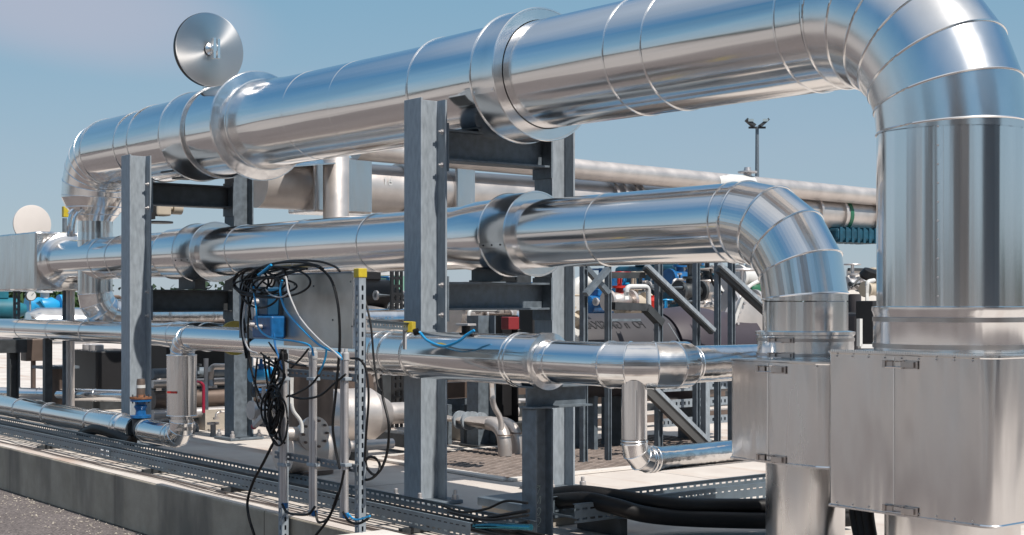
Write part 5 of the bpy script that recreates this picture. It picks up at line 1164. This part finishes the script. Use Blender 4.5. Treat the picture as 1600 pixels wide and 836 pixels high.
# unseen buildings added behind the viewpoint to give the cladding something to mirror
def added_building(cx, cy, sx, sy, h, m, m2, label):
    t = thing('added_building', (cx,cy,-.37), label, 'building', 'unseen buildings added for reflections')
    MB().box((cx-sx,cy-sy,-.36),(cx+sx,cy+sy,h)).build('wall', m, t, smooth=False)
    MB().box((cx-sx-.2,cy-sy-.2,h+.002),(cx+sx+.2,cy+sy+.2,h+.5)).build('roof_edge', m2, t, smooth=False)
    q = MB()
    for k in range(int(sx*2/3)): x = cx-sx+1.5+k*3; q.box((x-.5,cy+sy+.01,1.5),(x+.5,cy+sy+.08,h-2)) if k % 2 == 0 else q.box((x-.9,cy+sy+.01,0),(x+.9,cy+sy+.08,4))
    q.each('tall_window', M_brown, t, smooth=False)
    q = MB()
    for k in range(int(sy*2/3)): y = cy-sy+1.5+k*3; q.box((cx-sx-.08,y-.6,1.5),(cx-sx-.01,y+.6,h-2))
    q.each('side_window', M_brown, t, smooth=False)
M_beige = mat('beige_panels', (.44,.40,.37), .6, 0, var=.06)
added_building(30,-24,7,6,13,M_beige,M_white,'unseen beige hall added for the large upright pipe to mirror')
added_building(7,-40,6,5,9,M_hall,M_brown,'unseen grey hall added for the clad pipes to mirror')
added_building(40,4,5,9,13,M_tray,M_white,'unseen dark hall added at right for the large elbow to mirror')
added_building(-22,-58,12,6,8,M_beige,M_dark,'unseen long beige hall added for the boxes to mirror')

# small grit along the foot of the kerb wall
rg = random.Random(11); q = MB()
for k in range(1500):
    x = rg.uniform(-9, 4); y = WY-.13-abs(rg.gauss(0,.35)); z = -.37; r = rg.uniform(.003,.011)*(1.5 if rg.random() < .1 else 1)
    vs = [(x+r*rg.uniform(.6,1.2)*a, y+r*rg.uniform(.6,1.2)*b, z+r*rg.uniform(.5,1)*c) for a,b,c in ((1,0,.3),(-1,0,.3),(0,1,.3),(0,-1,.3),(0,0,1.2),(0,0,-.3))]
    q.add(vs, [(0,2,4),(2,1,4),(1,3,4),(3,0,4),(2,0,5),(1,2,5),(3,1,5),(0,3,5)])
tag(q.build('grit', M_dirtblk, smooth=False), 'loose grit along the foot of the kerb wall', 'grit', kind='stuff')
# screws along the cladding laps of the big legs
q = MB()
an = R(-62); e = Vector((math.cos(an), math.sin(an), 0)); tt_ = e.cross(Z_)
for k in range(10): q.lathe(Vector((XL1,PY,1.30+k*.083))+e*(r1+.001)+tt_*.018, e, [(0,.005),(.003,.004)], 8)
q.each('screw', M_cond, t1)
q = MB()
for k in range(9): q.lathe((xb0+.05+k*(xb1-xb0-.15)/8, yb-.001, ZB1t-.018), -Y_, [(0,.0045),(.003,.0035)], 8)
for k in range(9): q.lathe((xb0+.05+k*(xb1-xb0-.15)/8, yb-.001, ZB1b+.018), -Y_, [(0,.0045),(.003,.0035)], 8)
q.each('screw', M_cond, t1)
q = MB()
for k in range(6): q.lathe((x0+.04+k*(x1_-x0-.12)/5, ys-.001, ZB2t-.016), -Y_, [(0,.0045),(.003,.0035)], 8)
q.each('screw', M_cond, t2)
# folded joint strips round the lids of the two boxes (fine serrated gasket)
def gasket(par, bx0, bx1, y0, z, n):
    q = MB()
    for k in range(n): x = bx0+(bx1-bx0)*(k+.5)/n; q.box((x-.0035,y0-.010,z+.001),(x+.0035,y0-.0035,z+.012))
    q.build('serrated_gasket', M_bead, par, smooth=False)
gasket(t1, xb0+.02, xb1-.09, yb, ZB1t, 60); gasket(t2, x0+.02, x1_-.11, ys, ZB2t, 40)
# dense small pipework behind the stair frame and behind the middle column
rp = random.Random(21)
def tangle(x0, x1, y0, y1, Xs, n, label, grp):
    for k in range(n):
        X = rp.choice(Xs)+rp.uniform(-.3,.3); px = rp.uniform(x0,x1); py = rp.uniform(y0,y1); w_ = rp.uniform(12,55); h_ = rp.uniform(10,40)
        kind = rp.random(); pts = [(px,py),(px+w_,py)] if kind < .35 else [(px,py),(px,py+h_)] if kind < .55 else [(px,py+h_),(px,py),(px+w_,py)] if kind < .8 else [(px,py+h_),(px,py),(px+w_,py),(px+w_,py+h_*.7)]
        m = rp.choice([M_stain,M_stain,M_cond,M_white,M_galvd,M_dark,M_brown,M_blue])
        w3 = [P(a,b,X=X) for a,b in pts]; t = thing('small_pipe', w3[0], label, 'pipe', grp); r = rp.uniform(.012,.032)
        MB().tube(fillet(w3,.05) if len(w3) > 2 else w3, r, 10).build('pipe', m, t); q = MB()
        for p_, p2 in ((w3[0],w3[1]),(w3[-1],w3[-2])): q.lathe(p_, (p2-p_), [(0,r),(0,r*2),(.02,r*2),(.02,r)], 14)
        q.each('flange', rp.choice([M_stain,M_dark,M_cond]), t)
tangle(893,1165,420,485,[-3,-4,-5,-6],34,'thin pipe in the dense tangle of plant behind the steel stair frame','pipework behind the stair frame')
tangle(1060,1180,470,535,[-2.6,-3.4],10,'thin pipe in the dense tangle of plant behind the steel stair frame','pipework behind the stair frame')
tangle(575,620,455,505,[-5,-7],8,'thin pipe between the slotted post and the middle column, far behind','pipework left of the middle column')
tangle(704,840,484,512,[-3,-4.5],9,'thin pipe behind the middle frame just above the low front pipe','pipework behind the middle frame')
tangle(245,345,556,670,[-6.4,-5.2],14,'thin pipe in the dark plant between the farther frame and its rear post','pipework behind the riser')
tangle(705,970,596,645,[-4.2,-4.8],14,'thin pipe under the low front pipe, beyond the grating','pipework beyond the grating')
tangle(395,440,560,640,[-3.2,-4.2],6,'thin pipe seen through the hanging cable bundle','pipework behind the cable bundle')
tangle(30,180,462,500,[-10,-11],8,'thin pipe above the rear low pipe at the left','pipework at the far left')
valve(938,455,-5.5,.8,M_blue,'small blue valve just right of the crossed braces'); valve(1090,432,-6.0,1.0,M_teal,'teal valve high beside the fourth frame post', m2=M_blue); valve(1040,500,-2.7,.6,M_lblue,'bright blue valve right of the third frame post, low')
valve(1128,455,-5,.8,M_white,'white valve between the last two frame posts'); valve(890,500,-1.3,.6,M_tan,'tan flanged valve on the pale upright pipe beside the rear column')

for k in range(7):
    cx, cy = 400+rnd.uniform(-8,40), 440+rnd.uniform(-8,14); rx, ry = rnd.uniform(20,60), rnd.uniform(14,34)
    a0 = rnd.uniform(2.2,3.4); cable([(cx+rx*math.cos(a0+a), cy+ry*math.sin(a0+a)*(1 if k%2 else .8)) for a in [6.9*i/13 for i in range(14)]], M_black, rnd.uniform(.005,.007), Yk-.01, 'black cable in the tangle of loops around the instrument panel')
cable([(384,452),(378,490),(384,540),(396,590),(408,622),(424,640)], M_black, .0065, Yk, 'black cable bowing out at the far left of the tangle')
cable([(560,432),(578,500),(584,560),(590,600),(596,612)], M_black, .006, -1.0, 'black cable leaving the tall post and passing over the low pipe')
